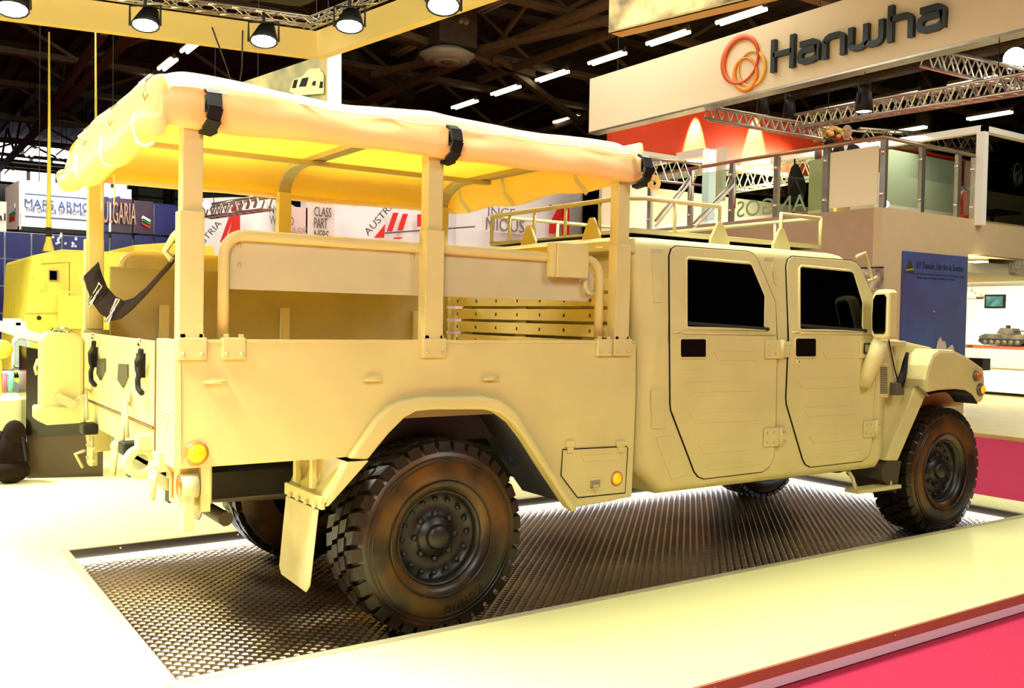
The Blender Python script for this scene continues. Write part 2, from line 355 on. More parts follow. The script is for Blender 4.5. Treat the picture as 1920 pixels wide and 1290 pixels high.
for q in ((403, 716), (698, 712), (918, 710)):
    p = at(*q, 'y', 0); b = MB(); b.tube([(p.x-.045, 0, p.z), (p.x-.04, -.02, p.z), (p.x+.04, -.02, p.z), (p.x+.045, 0, p.z)], .006, 6); build('lashing_hook', b, m_sand, near)
b = MB(); polyl(b, [(338, 648), (339, 868)], .003, closed=False); build('panel_seam', b, m_sand2, near)
b = MB(); b.box((.003, -.004, 1.452), (2.518, .05, 1.4685)); build('top_lip', b, m_sand, near, bev=.003)
# post base plates on near side
for x, w in ((.055, .12), (.23, .10), (1.21, .13), (2.28, .10), (2.41, .13)):
    b = MB(); b.box((x-w/2, -.018, 1.385), (x+w/2, .028, 1.477)); pl = build('post_bracket', b, m_sand, near, bev=.004)
    for dx in (-w*.32, w*.32):
        c = MB(); c.ball((x+dx, -.018, 1.41), .009, 5); build('bolt_head', c, m_sand2, near)
        c = MB(); c.box((x+dx-.01, -.012, 1.475), (x+dx+.01, 0, 1.492)); build('bracket_tab', c, m_sand, near)
# bed floor and front wall, wheel housings
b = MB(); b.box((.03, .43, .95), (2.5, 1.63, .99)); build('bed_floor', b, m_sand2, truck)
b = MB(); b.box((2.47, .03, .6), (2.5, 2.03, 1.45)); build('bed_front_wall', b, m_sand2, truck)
for z in (1.12, 1.21, 1.30, 1.39, 1.48, 1.57, 1.66, 1.75):
    b = MB(); b.box((2.43, .10, z), (2.455, 1.96, z+.072)); sl = build('bulkhead_slat', b, m_sand, truck, bev=.003)
    for k in range(7):
        c = MB(); c.box((2.427, .3+k*.25, z+.025), (2.43, .31+k*.25, z+.045)); build('slot', c, m_dark, sl)
for y in (.35, 1.05, 1.7):
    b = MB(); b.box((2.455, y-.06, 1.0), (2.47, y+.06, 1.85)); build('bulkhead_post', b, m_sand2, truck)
# side rails with panels (near and far), folded bench seats
for s in (0, 1):
    f = (lambda y: mir(y)) if s else (lambda y: y)
    arc1 = [(.20, 1.47), (.20, 1.78)] + [(.20+.09*(1-math.cos(R(a))), 1.83+.09*math.sin(R(a))) for a in range(0, 91, 15)]
    arc2 = [(2.19+.09*math.sin(R(a)), 1.82+.09*math.cos(R(a))) for a in range(0, 91, 15)] + [(2.28, 1.47)]
    b = MB(); b.tube([(x, f(.045), z) for x, z in arc1 + arc2], .024, 12); build('side_rail', b, m_sand, truck)
    b = MB(); P = [(.225, 1.685), (.225, 1.90), (.26, 1.915), (2.10, 1.905), (2.17, 1.90), (2.245, 1.83), (2.25, 1.72), (2.20, 1.682)]
    b.prism([(x, f(.055), z) for x, z in P], (0, .014 if not s else -.014, 0)); rp = build('rail_panel', b, mat('sand_panel', (.50, .46, .25), .6, var=.04), truck, bev=.003)
    for x, z in ((.27, 1.87), (.27, 1.79), (2.15, 1.86), (2.15, 1.79), (1.12, 1.87), (1.27, 1.87)):
        b = MB(); b.ball((x, f(.053), z), .009, 5, (1, .5, 1)); build('rivet', b, m_sand2, rp)
    # bench seat folded up inside
    b = MB(); b.box((.12, min(f(.12), f(.15)), 1.30), (2.28, max(f(.12), f(.15)), 1.62 if not s else 1.84)); be = build('bench_board', b, mat('bench_olive', (.33, .27, .11), .65, var=.06), truck, 'olive brown folding bench board', bev=.004)
    if not s: be.location = (0, 0, -.22)
    for x in (.42, 1.18, 2.15):
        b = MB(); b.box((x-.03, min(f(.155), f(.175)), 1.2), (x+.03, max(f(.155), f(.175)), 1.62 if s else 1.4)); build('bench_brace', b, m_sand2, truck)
p0, p1 = at(1040, 455, 'y', .02), at(1097, 522, 'y', .02)
b = MB(); b.box((p0.x, -.01, p1.z), (p1.x, .03, p0.z)); b.box((p0.x-.03, .0, p1.z), (p0.x, .05, p0.z)); build('document_box', b, m_sand, truck, 'small flat box clipped to the side rail', bev=.006)
b = MB(); b.tube([(2.17, .03, 1.80), (2.17, .03, 1.76), (2.19, .03, 1.73), (2.23, .03, 1.73)], .012, 8); build('rail_hook', b, m_sand, truck)
# canopy posts and hoops
for x in (.055, 1.21, 2.41):
    for s in (0, 1):
        f = (lambda y: mir(y)) if s else (lambda y: y)
        b = MB(); y0, y1 = sorted((f(.0), f(.07))); b.box((x-.042, y0, 1.47), (x+.042, y1, 2.38)); po = build('canopy_post', b, m_sand, truck, bev=.004)
        b = MB(); y0, y1 = sorted((f(-.012), f(.06))); b.box((x-.055, y0, 1.40), (x+.046, y1, 2.0)); build('post_sleeve', b, m_sand, po, bev=.003)
    b = MB(); pts = [(x, .04, 2.36)] + [(x, .04+.28*(1-math.cos(R(a))), 2.36+.17*math.sin(R(a))) for a in range(15, 91, 15)]
    pts += [(p[0], mir(p[1]), p[2]) for p in pts[::-1]]
    for i in range(len(pts)-1): b.bar(pts[i], pts[i+1], .08, .03, up=(0, .5, .5) if abs(pts[i][2]-pts[i+1][2]) > .01 else (0, 0, 1))
    build('canopy_hoop', b, mat('hoop_grey', (.42, .36, .17), .6), truck)
for y in (.6, 1.45):
    b = MB(); b.bar((.02, y, 2.50), (2.45, y, 2.50), .05, .025); build('roof_bow', b, mat('hoop_grey', (.42, .36, .17), .6), truck)
# canopy skin
PR = [(.035, 2.375), (.01, 2.345), (-.04, 2.345), (-.062, 2.39), (-.055, 2.44), (-.035, 2.475), (-.03, 2.50), (.0, 2.545), (.07, 2.585), (.2, 2.60), (.45, 2.61), (.75, 2.618), (1.03, 2.62)]
PR = PR + [(mir(y), z) for y, z in PR[::-1][1:]]
b = MB(); NX = 60; v = []; f = []
for i in range(NX+1):
    x = -.085 + 2.64*i/NX; e = max(0, 1-(x+.085)/.1, 1-(2.555-x)/.16)
    for y, z in PR:
        n = noise.noise(Vector((x*2.2, y*3, z*5))) * .018 + noise.noise(Vector((x*7, y*6, z*9))) * .007
        dz = -.05*e*e*max(0, z-2.4)/.2 - .025*math.sin(math.pi*(((x-.05) % 1.18)/1.18)) * max(0, min(1, (z-2.5)/.1))
        sg = -1 if y < 1.03 else 1
        v.append((x, y + n*sg*1.2 - sg*.02*e, z + dz + n*.8))
m = len(PR)
for i in range(NX):
    for k in range(m-1): f.append((i*m+k, i*m+k+1, (i+1)*m+k+1, (i+1)*m+k))
b.add(v, f, True); can = build('canopy_cover', b, m_canvas, truck, 'rumpled sand coloured canvas canopy roof', sol=.006, sub=1)
# rolled ends
def roll(x0, sx, nm, zt, zb, amp):
    v = []; f = []; NY = 60; b = MB(); ys = [-.045 + 2.15*i/NY for i in range(NY+1)]
    for i, y in enumerate(ys):
        e = min(1, min(i, NY-i)/3.0); e = math.sqrt(1-(1-e)**2)*.9+.1; t_, q = zt(y), zb(y); h = t_-q; row = []
        for a, w in ((.015, .02), (-.03, .02), (-.045, -.02), (-.058, -.10*h/.3), (-.066, -.17), (-.088, -h+.10), (-.098, -h+.055), (-.085, -h+.02), (-.05, -h), (-.01, -h+.012), (.02, -h+.05), (.02, -h+.12)):
            sag = .012*math.sin(y*9)*(w < -.05); row.append((x0 - sx*(-a)*0 + sx*(-a)*e - sx*0, t_ + w + (0 if w > -.1 else sag)))
        for k, (x, z) in enumerate(row):
            n = noise.noise(Vector((x*3, y*3.2, z*4)))*.016*amp + noise.noise(Vector((x*8, y*9, z*9)))*.005*amp
            v.append((x + n*sx, y, z + n*.4))
    m = len(row)
    for i in range(NY):
        for k in range(m): f.append((i*m+k, i*m+(k+1) % m, (i+1)*m+(k+1) % m, (i+1)*m+k))
    b.add(v, f, True); b.add(v[:m], [list(range(m))]); b.add(v[-m:], [list(range(m))]); return build(nm, b, m_canvas, truck, 'rolled up canvas curtain', sub=1)
rear = roll(-.06, -1, 'rear_curtain_roll', lambda y: (2.555 - .03*max(0, 1-(y+.05)/.25)) if y < 1.3 else 2.555 - .12*((y-1.3)/.8)**1.5, lambda y: 2.285 - .06*math.sin(min(1, max(0, y/1.5))*math.pi/2) + .05*max(0, (y-1.5)/.6), .45)
front = roll(2.50, 1, 'front_curtain_roll', lambda y: 2.56, lambda y: 2.35 + .01*math.sin(y*3), .5)
b = MB(); b.tube([(-.05 + 2.5*i/30, -.036 - .012*math.sin(i), 2.497+.006*math.sin(i*1.3)) for i in range(31)], .004, 5); build('canopy_seam', b, mat('seam_pale', (.95, .9, .7), .6), truck)
# spiral end of the roll at far rear corner
for (cx, cy, cz, ax) in ((-.10, 2.09, 2.36, 1), (2.60, -.02, 2.36, 0)):
    b = MB()
    for r in (.022, .034, .046):
        b.tube([(cx + r*math.cos(a/12*2*math.pi), cy-.01, cz + r*.9*math.sin(a/12*2*math.pi)) for a in range(12)], .005, 5, closed=True)
    build('roll_end', b, m_canvas, truck)
# black corner buckles
for x in (.095, 1.245, 2.47):
    b = MB(); L_ = [(-.045, 2.50), (-.09, 2.475), (-.112, 2.42), (-.10, 2.37), (-.055, 2.335), (-.01, 2.325)]
    for k in range(5): b.bar((x+.018, *L_[k]), (x+.018-.004*k, *L_[k+1]), .058, .014, up=(0, -L_[k+1][1]+L_[k][1], L_[k+1][0]-L_[k][0]))
    build('canopy_buckle_strap', b, m_black, truck, 'wide black buckled strap at the top of the post')
    b = MB(); b.box((x-.02, -.085, 2.40), (x+.0, -.065, 2.47)); build('buckle', b, m_chrome, truck, 'steel buckle')
# lace loops on rear curtain, hanging ties
for y in (.03, .70, 1.33):
    b = MB(); b.tube([(-.10, y, 2.545), (-.125, y+.02, 2.52), (-.135, y, 2.49), (-.125, y-.02, 2.46), (-.13, y+.01, 2.44), (-.135, y+.02, 2.47)], .004, 5); build('lace_loop', b, mat('cord', (.35, .28, .14), .8), truck)
    b = MB(); b.tube([(-.145, y+.12, 2.40), (-.155, y+.10, 2.34), (-.15, y+.04, 2.27), (-.13, y-.02, 2.25), (-.11, y-.06, 2.26)], .008, 5); build('tie_cord', b, mat('cord_white', (.8, .75, .5), .7), truck)
for y in (.95, 1.25):
    b = MB(); b.tube([(-.06, y, 2.25), (-.055, y+.01, 2.17), (-.06, y, 2.10)], .004, 5); build('hanging_cord', b, mat('cord_white', (.8, .75, .5), .7), truck)
for y0, x in ((1.78, 2.46), (1.22, 2.46), (.45, 2.46)):
    b = MB(); b.bar((x, y0+.1, 2.56), (x-.02, y0+.03, 2.42), .03, .004, up=(1, 0, 0)); b.bar((x-.02, y0+.03, 2.42), (x+.02, y0-.03, 2.33), .03, .004, up=(1, 0, 0)); build('curtain_strap', b, mat('web_white', (.75, .72, .6), .7), truck, 'white webbing strap around the rolled front curtain')
# --- tailgate and rear face
b = MB(); b.box((-.012, .002, .931), (.03, .30, 1.466)); b.box((-.012, 1.98, .931), (.03, WB-.002, 1.466)); b.box((-.012, .30, .93), (.03, 1.98, 1.06)); build('rear_frame', b, m_sand, truck, bev=.004)
def rx(px, py, x=-.012): p = at(px, py, 'x', x); return (x, p.y, p.z)
tg = None
slots = [[rx(188, 673), rx(202, 673), rx(202, 695), rx(193, 713), rx(186, 700)], [rx(228, 682), rx(245, 683), rx(245, 708), rx(236, 727), rx(226, 712)]]
b = MB(); b.box((-.02, .31, 1.075), (.02, 1.97, 1.45)); tg = build('tailgate', b, m_sand, truck, bev=.004)
for sl_ in slots:
    c = MB(); P = [(-.028, y, z) for _, y, z in sl_]; c.prism(P, (.009, 0, 0)); build('hand_slot', c, mat('slot_shadow', (.07, .062, .030), .8, spec=.1), tg, 'hand slot on the tailgate, its shade painted dark grey')  # dark plate on the tailgate face paints the shade inside the slot
for q in ((174, 640, 712), (262, 655, 735)):
    b = MB(); P = [rx(q[0]+2, q[1], -.06), rx(q[0]+1, q[1]+12, -.06), rx(q[0]-5, q[1]+22, -.06), rx(q[0]-4, q[1]+38, -.06), rx(q[0]-1, q[1]+48, -.06), rx(q[0]-4, q[1]+58, -.06), rx(q[0]-3, q[1]+74, -.06), rx(q[0]+4, q[1]+82, -.06)]
    b.tube(P, .013, 6); build('latch_lever', b, m_black, tg, 'black wavy tailgate latch lever')
    p = rx(q[0]+4, q[1]+28, -.03); b = MB(); b.box((-.05, p[1]-.025, p[2]-.06), (-.02, p[1]+.025, p[2]+.05)); build('latch_keeper', b, m_black, tg)
    b = MB(); b.tube([(-.04, p[1], 1.46), (-.045, p[1], 1.40)], .008, 6); build('latch_wire', b, m_chrome, tg)
for q in ((174, 722), (247, 748)):
    p = rx(*q, -.02); b = MB(); b.ball((-.02, p[1], p[2]), .022, 7, (.4, .8, 1.6)); build('reflector', b, mat('reflector', (.45, .22, .05), .3), tg, 'small amber reflector')
for q in ((176, 778), (253, 810)):
    p = rx(*q, -.02); b = MB(); b.tube([(-.02, p[1]+.08, p[2]+.12), (-.05, p[1]+.06, p[2]+.14), (-.06, p[1], p[2]+.1), (-.06, p[1]-.03, p[2]-.02)], .009, 6); b.tube([(-.06, p[1]+.06, p[2]+.10), (-.07, p[1]+.01, p[2]-.06)], .009, 6); build('hinge_hook', b, m_sand2, truck)
    b = MB(); b.box((-.09, p[1]-.09, p[2]-.10), (-.012, p[1]+.03, p[2]-.04)); build('rubber_buffer', b, m_black, truck, 'small black rubber buffer', bev=.01)
b = MB(); b.tube([rx(308, 806), rx(306, 780), rx(312, 773), rx(318, 776), rx(317, 785), rx(313, 806)], .005, 5); build('wire_clip', b, m_sand2, truck)
b = MB(); b.tube([(-.016, .30, .95), (-.016, .30, 1.46)], .003, 4); b.tube([(-.022, .31, 1.068), (-.022, 1.97, 1.068)], .005, 4); build('seam', b, mat('seam_brown', (.12, .05, .02), .8), truck)
# rear crossmember, tow gear, lamps
b = MB(); b.box((.10, .25, .80), (.18, 1.80, .93)); b.box((.10, .55, .74), (.20, 1.25, .84)); build('rear_crossmember', b, mat('crossmember_shade', (.24, .22, .12), .7, var=.15), truck, 'rear crossmember with shade painted in as olive grey', bev=.008)  # darkened to olive grey for the shade it stands in
q = at(264, 866, 'x', -.05); b = MB(); b.lathe([(.038, -.025), (.075, -.025), (.075, .025), (.038, .025), (.038, -.025)], q, 'y', 24); b.box((-.07, q.y-.04, q.z+.055), (.12, q.y+.04, q.z+.12)); build('tow_pintle', b, m_sand2, truck, 'round tow pintle', bev=.004)
for px, py in ((286, 892), (213, 852)):
    q = at(px, py, 'x', -.045); y, z = q.y, q.z
    b = MB(); b.tube([(-.04, y-.03, z+.03), (-.045, y-.035, z-.03), (-.045, y, z-.10), (-.045, y+.035, z-.03), (-.04, y+.03, z+.03)], .012, 7); b.ball((-.03, y, z+.04), .032, 7); b.box((-.03, y-.05, z+.02), (.03, y+.05, z+.10)); build('shackle', b, m_sand2, truck)
for s in (0, 1):
    f = (lambda y: mir(y)) if s else (lambda y: y)
    y0, y1 = sorted((f(.04), f(.20))); b = MB(); b.box((.02, y0, .76), (.16, y1, .93)); lb = build('tail_lamp_box', b, m_sand, truck, bev=.006)
    b = MB(); b.box((.012, min(f(.12), f(.15)), .79), (.02, max(f(.12), f(.15)), .90)); build('lamp_lens', b, m_red, lb, 'narrow dull red lens')
    b = MB(); b.lathe([(.042, .0), (.052, .0), (.052, .07), (.042, .07)], (.02, f(.03), .85), 'x', 20); b.box((.03, f(.03)-.04, .66), (.07, f(.03)+.03, .82)); build('lamp_housing', b, m_sand2, truck)
    b = MB(); b.lathe([(0, 0), (.043, 0), (.043, .02)], (.015, f(.03), .85), 'x', 20); build('tail_lamp_lens', b, m_red, truck, 'round red tail lamp lens')
    b = MB(); b.box((.10, f(.03)-.03, .74), (.14, f(.03)+.06, .93)); build('lamp_guard', b, m_sand, truck)
b = MB()
for y in (1.60, 1.64, 1.68, 1.72): b.tube([(-.03, y, .93), (-.03, y, .72)], .008, 6)
for z in (.90, .82, .75): b.tube([(-.03, 1.57, z), (-.03, 1.75, z)], .009, 6)
b.tube([(-.06, 1.66, .80), (-.10, 1.70, .78), (-.06, 1.70, .70)], .01, 6); build('step_ladder', b, m_sand2, truck, 'folded rear ladder')
# brown strap across the tailgate opening
SP = [(172, 505, 2.0), (177, 525, 1.95), (188, 553, 1.78), (203, 572, 1.6), (222, 583, 1.38), (240, 578, 1.15), (262, 560, .85), (290, 530, .55), (318, 497, .28), (335, 478, .12)]
b = MB(); v = []
for px, py, y in SP:
    p = at(px, py, 'y', y); x = .02; q = at(px, py, 'x', .02); v.append(Vector((.02, q.y, q.z)))
W2 = []
for i, p in enumerate(v):
    t = (v[min(i+1, len(v)-1)] - v[max(i-1, 0)]).normalized(); n = Vector((0, -t.z, t.y)); W2.append((p + n*.052 + Vector((-.035, 0, 0)), p - n*.052 + Vector((.03, 0, 0))))
b.add([q for w in W2 for q in w], [(2*i, 2*i+1, 2*i+3, 2*i+2) for i in range(len(v)-1)], True)
build('safety_strap', b, mat('brown_webbing', (.016, .007, .001), .95, spec=.05), truck, 'dark brown webbing strap sagging across the tailgate opening', sol=.006)
for i in (2, 4):
    t = (v[i+1]-v[i-1]).normalized(); n = Vector((-.45, -t.z, t.y)); p = v[i] + Vector((-.03, 0, 0))
    b = MB(); b.tube([p+n*.06+t*.03, p+n*.06-t*.03, p-n*.06-t*.03, p-n*.06+t*.03], .006, 6, closed=True); build('strap_buckle', b, m_chrome, truck, 'steel strap buckle')
b = MB(); b.tube([(.02, 2.0, 1.80), (-.02, 1.99, 1.76), (.0, 1.97, 1.72)], .012, 6); build('strap_hook', b, m_sand, truck)
b = MB(); b.tube([(.0, .1, 1.80), (-.02, .14, 1.84), (.0, .08, 1.90), (.02, .04, 1.93)], .014, 6); build('strap_hook', b, m_sand, truck)
# --- wheels
def wheel(x, y, s, detail, nm='wheel'):
    """s=+1: outer side towards -y"""
    z = .485; RR = .47; g = lambda a: y + s*a
    c = (x, y, z); P = lambda L: [(r, s*a) for r, a in L]
    b = MB(); b.lathe(P([(.235, .05), (.238, .02), (.228, .018), (.222, .06), (.215, .085), (.12, .085), (.10, .07), (.095, .055), (.05, .05), (.045, .045), (0, .045)]), c, 'y', 48)
    rim = build(nm, b, m_rim, truck, 'black steel wheel')
    b = MB(); b.lathe(P([(.235, .05), (.24, .015), (.27, .002), (.31, -.008), (.36, -.012), (.40, -.008), (.43, .004), (.452, .024), (.458, .05), (.460, .10), (.460, .24), (.455, .29), (.43, .325), (.36, .34), (.25, .33), (.24, .28)]), c, 'y', 64)
    build('tyre', b, m_wall, rim)
    for r in (.285, .385, .405):
        b = MB(); b.lathe(P([(r-.004, -.003), (r-.002, -.014), (r+.002, -.014), (r+.004, -.003)]), c, 'y', 64); build('sidewall_ring', b, m_tyre, rim)
    rows = [(.022, .075, 0), (.09, .065, .5), (.165, .065, 0), (.235, .07, .5)] if detail else [(.02, .13, 0), (.17, .14, .5)]
    n = 34
    for ri, (a0, w, off) in enumerate(rows):
        b = MB(); h = R(360/n*.40); r0, r1 = .452, .488 - (.006 if ri in (0, len(rows)-1) else 0)
        q = []
        for rr, hh in ((r0, h), (r1, h*.9)):
            for aa, ss in ((a0, -1), (a0, 1), (a0+w, 1), (a0+w, -1)):
                sk = h*.35*(1 if aa == a0 else -1); q.append(Vector((rr*math.sin(ss*hh+sk), s*aa, rr*math.cos(ss*hh+sk))))
        if ri == 0:
            for k in (4, 5): q[k] = Vector((q[k].x, s*(a0-.008), q[k].z)); 
            for k in (0, 1): q[k] = Vector((q[k].x*.93, s*(a0-.02), q[k].z*.93))
        b.add(q, [(0,1,2,3),(7,6,5,4),(0,4,5,1),(1,5,6,2),(2,6,7,3),(3,7,4,0)])
        first = build('tread_block', b, m_tyre, None)
        for k in range(n):
            o = first if k == 0 else first.copy()
            if k: C.objects.link(o)
            o.parent = rim; o.location = Vector((x, y, z)) - wloc(rim); o.rotation_euler = (0, R(360/n*(k+off)), 0)
    if detail:
        for cnt, rr, rad, a in ((16, .185, .013, .078), (8, .115, .016, .075)):
            b = MB(); b.lathe([(0, -s*.014), (rad, -s*.012), (rad, 0)], (0, 0, 0), 'y', 8); first = build('wheel_bolt', b, m_rim, None)
            for k in range(cnt):
                o = first if k == 0 else first.copy()
                if k: C.objects.link(o)
                t = 2*math.pi*k/cnt; o.parent = rim; o.location = Vector((x+rr*math.cos(t), y+s*a, z+rr*math.sin(t))) - wloc(rim)
        b = MB(); b.lathe(P([(0, .02), (.05, .022), (.062, .035), (.065, .06)]), c, 'y', 24); build('hub_cap', b, m_rim, rim)
    return rim
wh = wheel(1.29, .02, 1, True); wheel(1.29, mir(.02), -1, True); wheel(5.68, .02, 1, True); wheel(5.68, mir(.02), -1, False)
for i, ch in enumerate('KUMHO'):
    a = R(-52 - i*8.2); rt = Vector((math.sin(a), 0, -math.cos(a))); upv = Vector((math.cos(a), 0, math.sin(a)))
    p = Vector((1.29 + .335*math.cos(a), .009, .485 + .335*math.sin(a))) - rt*.018
    text('sidewall_letter', ch, p, (rt, upv, Vector((0, -1, 0))), .036, .036, .004, mat('tyre_letter', (.008, .006, .004), .5), wh)
# ------------------------------------------------------------------ cab
def ylean(z): return .0 if z < 1.49 else (z - 1.49) * .14
def cp(px, py, off=0.):
    y = 0
    for _ in range(6): p = at(px, py, 'y', y); y = ylean(p.z)
    return Vector((p.x, p.y - off, p.z))
def ztop(x): return 2.085 if x < 4.40 else 2.085 - (x-4.40)*.12 if x < 4.47 else max(1.45, 2.077 - (x-4.47)*1.62)
def zlow(x): return .57 + max(0, (2.76-x)*.85) if x < 2.76 else .57 + max(0, (x-4.80)*1.0)
def inset(x):
    t = max(0, 1 - (x-2.56)/.13); return .10*(1-math.sqrt(max(0, 1-t*t)))
b = MB(); v = []; f = []
XS = [2.56, 2.565, 2.58, 2.6, 2.63, 2.66, 2.70, 2.76, 2.9, 3.2, 3.6, 4.0, 4.30, 4.40, 4.44, 4.47, 4.52, 4.6, 4.7, 4.8, 4.86]
for x in XS:
    zl, zt, ins = zlow(x), ztop(x), inset(x); row = []
    zt -= ins*.6; row.append((ins+.07, zl)); row.append((ins+.02, zl+.015)); row.append((ins, zl+.06))
    top0 = zt - .09
    for k in range(1, 11):
        z = zl+.06 + (top0-zl-.06)*k/10; row.append((ins + ylean(z), z))
    y0 = ins + ylean(top0)
    for a in (20, 40, 60, 80): row.append((y0 + .10*(1-math.cos(R(a))), top0 + .075*math.sin(R(a))))
    row += [(y0+.18, zt-.008), (.5, zt), (1.03, zt+.006)]
    row = row + [(mir(y), z) for y, z in row[::-1][1:]]
    v.append([Vector((x, y, z)) for y, z in row])
m = len(v[0])
b.add([q for r in v for q in r], [(i*m+k, i*m+k+1, (i+1)*m+k+1, (i+1)*m+k) for i in range(len(XS)-1) for k in range(m-1)], True)
b.add(v[0], [list(range(m))]); b.add(v[-1], [list(range(m))[::-1]]); b.add([r[0] for r in v] + [r[-1] for r in v], [(i, i+1, len(XS)+i+1, len(XS)+i) for i in range(len(XS)-1)])
cab = build('cab_body', b, m_sand, truck)
def slab(mb, pts, off, th):
    """polygon of pixels laid on the cab side: split at the crease line z=1.49, given thickness"""
    P = [cp(*q) for q in pts]; N = len(P)
    for sgn in (1, -1):
        out = []
        for i in range(N):
            a, c = P[i], P[(i+1) % N]; ia, ic = (a.z-1.49)*sgn >= 0, (c.z-1.49)*sgn >= 0
            if ia: out.append(a)
            if ia != ic: out.append(a.lerp(c, (1.49-a.z)/(c.z-a.z)))
        if len(out) > 2: mb.prism([Vector((p.x, p.y-off, p.z)) for p in out], (0, -th, 0))
def line(mb, pts, r, off=.003, closed=True, seg=5):
    P = []; Q = [cp(*q) for q in pts]; n = len(Q)
    for i in range(n if closed else n-1):
        a, c = Q[i], Q[(i+1) % n]; P.append(a)
        if (a.z-1.49)*(c.z-1.49) < 0: P.append(a.lerp(c, (1.49-a.z)/(c.z-a.z)))
    if not closed: P.append(Q[-1])
    mb.tube([Vector((p.x, ylean(p.z)-off, p.z)) for p in P], r, seg, closed=closed)
DR = [(1255, 632), (1254, 480), (1258, 467), (1266, 462), (1402, 472), (1412, 477), (1418, 486), (1452, 566), (1455, 640), (1453, 790), (1449, 858), (1440, 875), (1428, 884), (1318, 897), (1308, 893), (1301, 884), (1257, 768), (1256, 755)]
DF = [(1478, 632), (1473, 500), (1476, 487), (1484, 481), (1595, 489), (1604, 493), (1612, 503), (1640, 565), (1655, 632), (1640, 700), (1632, 840), (1626, 855), (1615, 864), (1518, 875), (1509, 870), (1504, 860), (1474, 758), (1473, 745)]
DF[8] = (1640, 632)
WR = [(1284, 488), (1288, 484), (1404, 494), (1408, 498), (1432, 555), (1431, 612), (1432, 618), (1288, 615), (1284, 611)]
WF = [(1496, 503), (1500, 499), (1592, 508), (1598, 512), (1615, 567), (1614, 612), (1615, 621), (1500, 619), (1496, 615)]
RIBS_R = [[(1335, 659), (1407, 659), (1417, 676), (1345, 676)], [(1280, 717), (1412, 714), (1421, 733), (1291, 736)], [(1291, 775), (1411, 770), (1420, 788), (1302, 794)], [(1306, 834), (1399, 827), (1410, 843), (1318, 851)], [(1322, 873), (1430, 863), (1432, 870), (1328, 881)]]
RIBS_F = [[(1539, 659), (1596, 659), (1604, 672), (1547, 673)], [(1492, 712), (1590, 709), (1600, 726), (1502, 729)], [(1502, 764), (1598, 760), (1603, 776), (1512, 781)], [(1514, 818), (1590, 811), (1598, 824), (1523, 832)], [(1527, 852), (1612, 844), (1614, 850), (1531, 860)]]
for nm, D, WN, RB, hd, ks in (('rear', DR, WR, RIBS_R, (1272, 634, 1322, 671), None), ('front', DF, WF, RIBS_F, (1488, 633, 1528, 670), (1494, 678))):
    b = MB(); line(b, D, .0075, .001); build('door_seal', b, m_black, truck, 'black gap line around the door')
    b = MB(); slab(b, D, -.002, .012); door = build('cab_door', b, m_sand, truck, 'rear side door' if nm == 'rear' else 'front side door with a keyhole', bev=.003)
    b = MB(); slab(b, WN, .0095, .004); wn = build('window_glass', b, m_glassb, door, 'black tinted window glass', bev=.002)
    b = MB(); line(b, WN, .011, .008, seg=7); build('window_frame', b, m_sand, door)
    b = MB(); line(b, [(WN[-1][0]+2, WN[-1][1]-5), (WN[-3][0]+6, WN[-3][1]-1)], .011, .013, closed=False); build('window_sill', b, m_black, door)
    b = MB(); line(b, [(D[0][0]+4, 623), (D[0][0]+18, 623)], .006, .012, closed=False, seg=6); line(b, [(D[0][0]+22, 624), (WN[-3][0]+18, 627)], .008, .012, closed=False, seg=6); build('belt_crease', b, m_sand, door)
    for r in RB:
        c = MB(); slab(c, r, .0085, .0045); build('pressed_panel', c, m_sand, door, bev=.0035)
    x0, z0, x1, z1 = hd
    c = MB(); slab(c, [(x0-2, z0-3), (x1+2, z0-3), (x1+2, z1+22), (x0+2, z1+22), (x0-2, z1+16)], .009, .002); build('handle_surround', c, m_sand, door, bev=.002)
    c = MB(); slab(c, [(x0+3, z0), (x1-3, z0), (x1, z0+4), (x1, z1-4), (x1-3, z1), (x0+3, z1), (x0, z1-4), (x0, z0+4)], .010, .003); h = build('door_handle', c, mat('handle_black', (.006, .003, .002), .2), door, 'black recessed handle cup', bev=.002)
    c = MB(); line(c, [(x0+3, z0), (x1-3, z0), (x1, z0+4), (x1, z1-4), (x1-3, z1), (x0+3, z1), (x0, z1-4), (x0, z0+4)], .007, .011, seg=6); build('handle_rim', c, m_sand, door)
    if ks:
        p = cp(*ks); c = MB(); c.lathe([(0, -.02), (.011, -.018), (.015, -.008)], (p.x, p.y, p.z), 'y', 12); build('keyhole', c, m_chrome, door, 'chrome keyhole')
def hinge(px, py, w1, w2):
    p = cp(px, py); y = p.y-.012; b = MB(); b.box((p.x-w1, y-.008, p.z-.058), (p.x-.008, y, p.z+.058)); b.box((p.x+.012, y-.008, p.z-.05), (p.x+w2, y, p.z+.05))
    h = build('door_hinge', b, m_sand, truck, bev=.003)
    c = MB(); c.tube([(p.x, y-.012, p.z-.06), (p.x, y-.012, p.z+.062)], .014, 10); build('hinge_pin', c, m_sand, h)
    for dx in (-w1*.8, -w1*.4, w2*.5, w2*.85):
        for dz in (-.03, .03):
            c = MB(); c.ball((p.x+dx, y-.008, p.z+dz), .008, 4); build('bolt_head', c, m_sand2, h)
hinge(1461, 655, .15, .09); hinge(1458, 818, .15, .06); hinge(1637, 803, .13, .05)
p = cp(1622, 655); b = MB(); b.box((p.x-.08, p.y-.02, p.z-.06), (p.x+.14, p.y-.008, p.z+.06)); h = build('door_hinge', b, m_sand, truck, bev=.003)
b = MB(); b.tube([(p.x+.01, p.y-.03, p.z+.04), (p.x-.05, p.y-.03, p.z+.04), (p.x-.05, p.y-.03, p.z-.02), (p.x+.01, p.y-.03, p.z-.03)], .006, 6); build('hinge_wire', b, m_black, h)
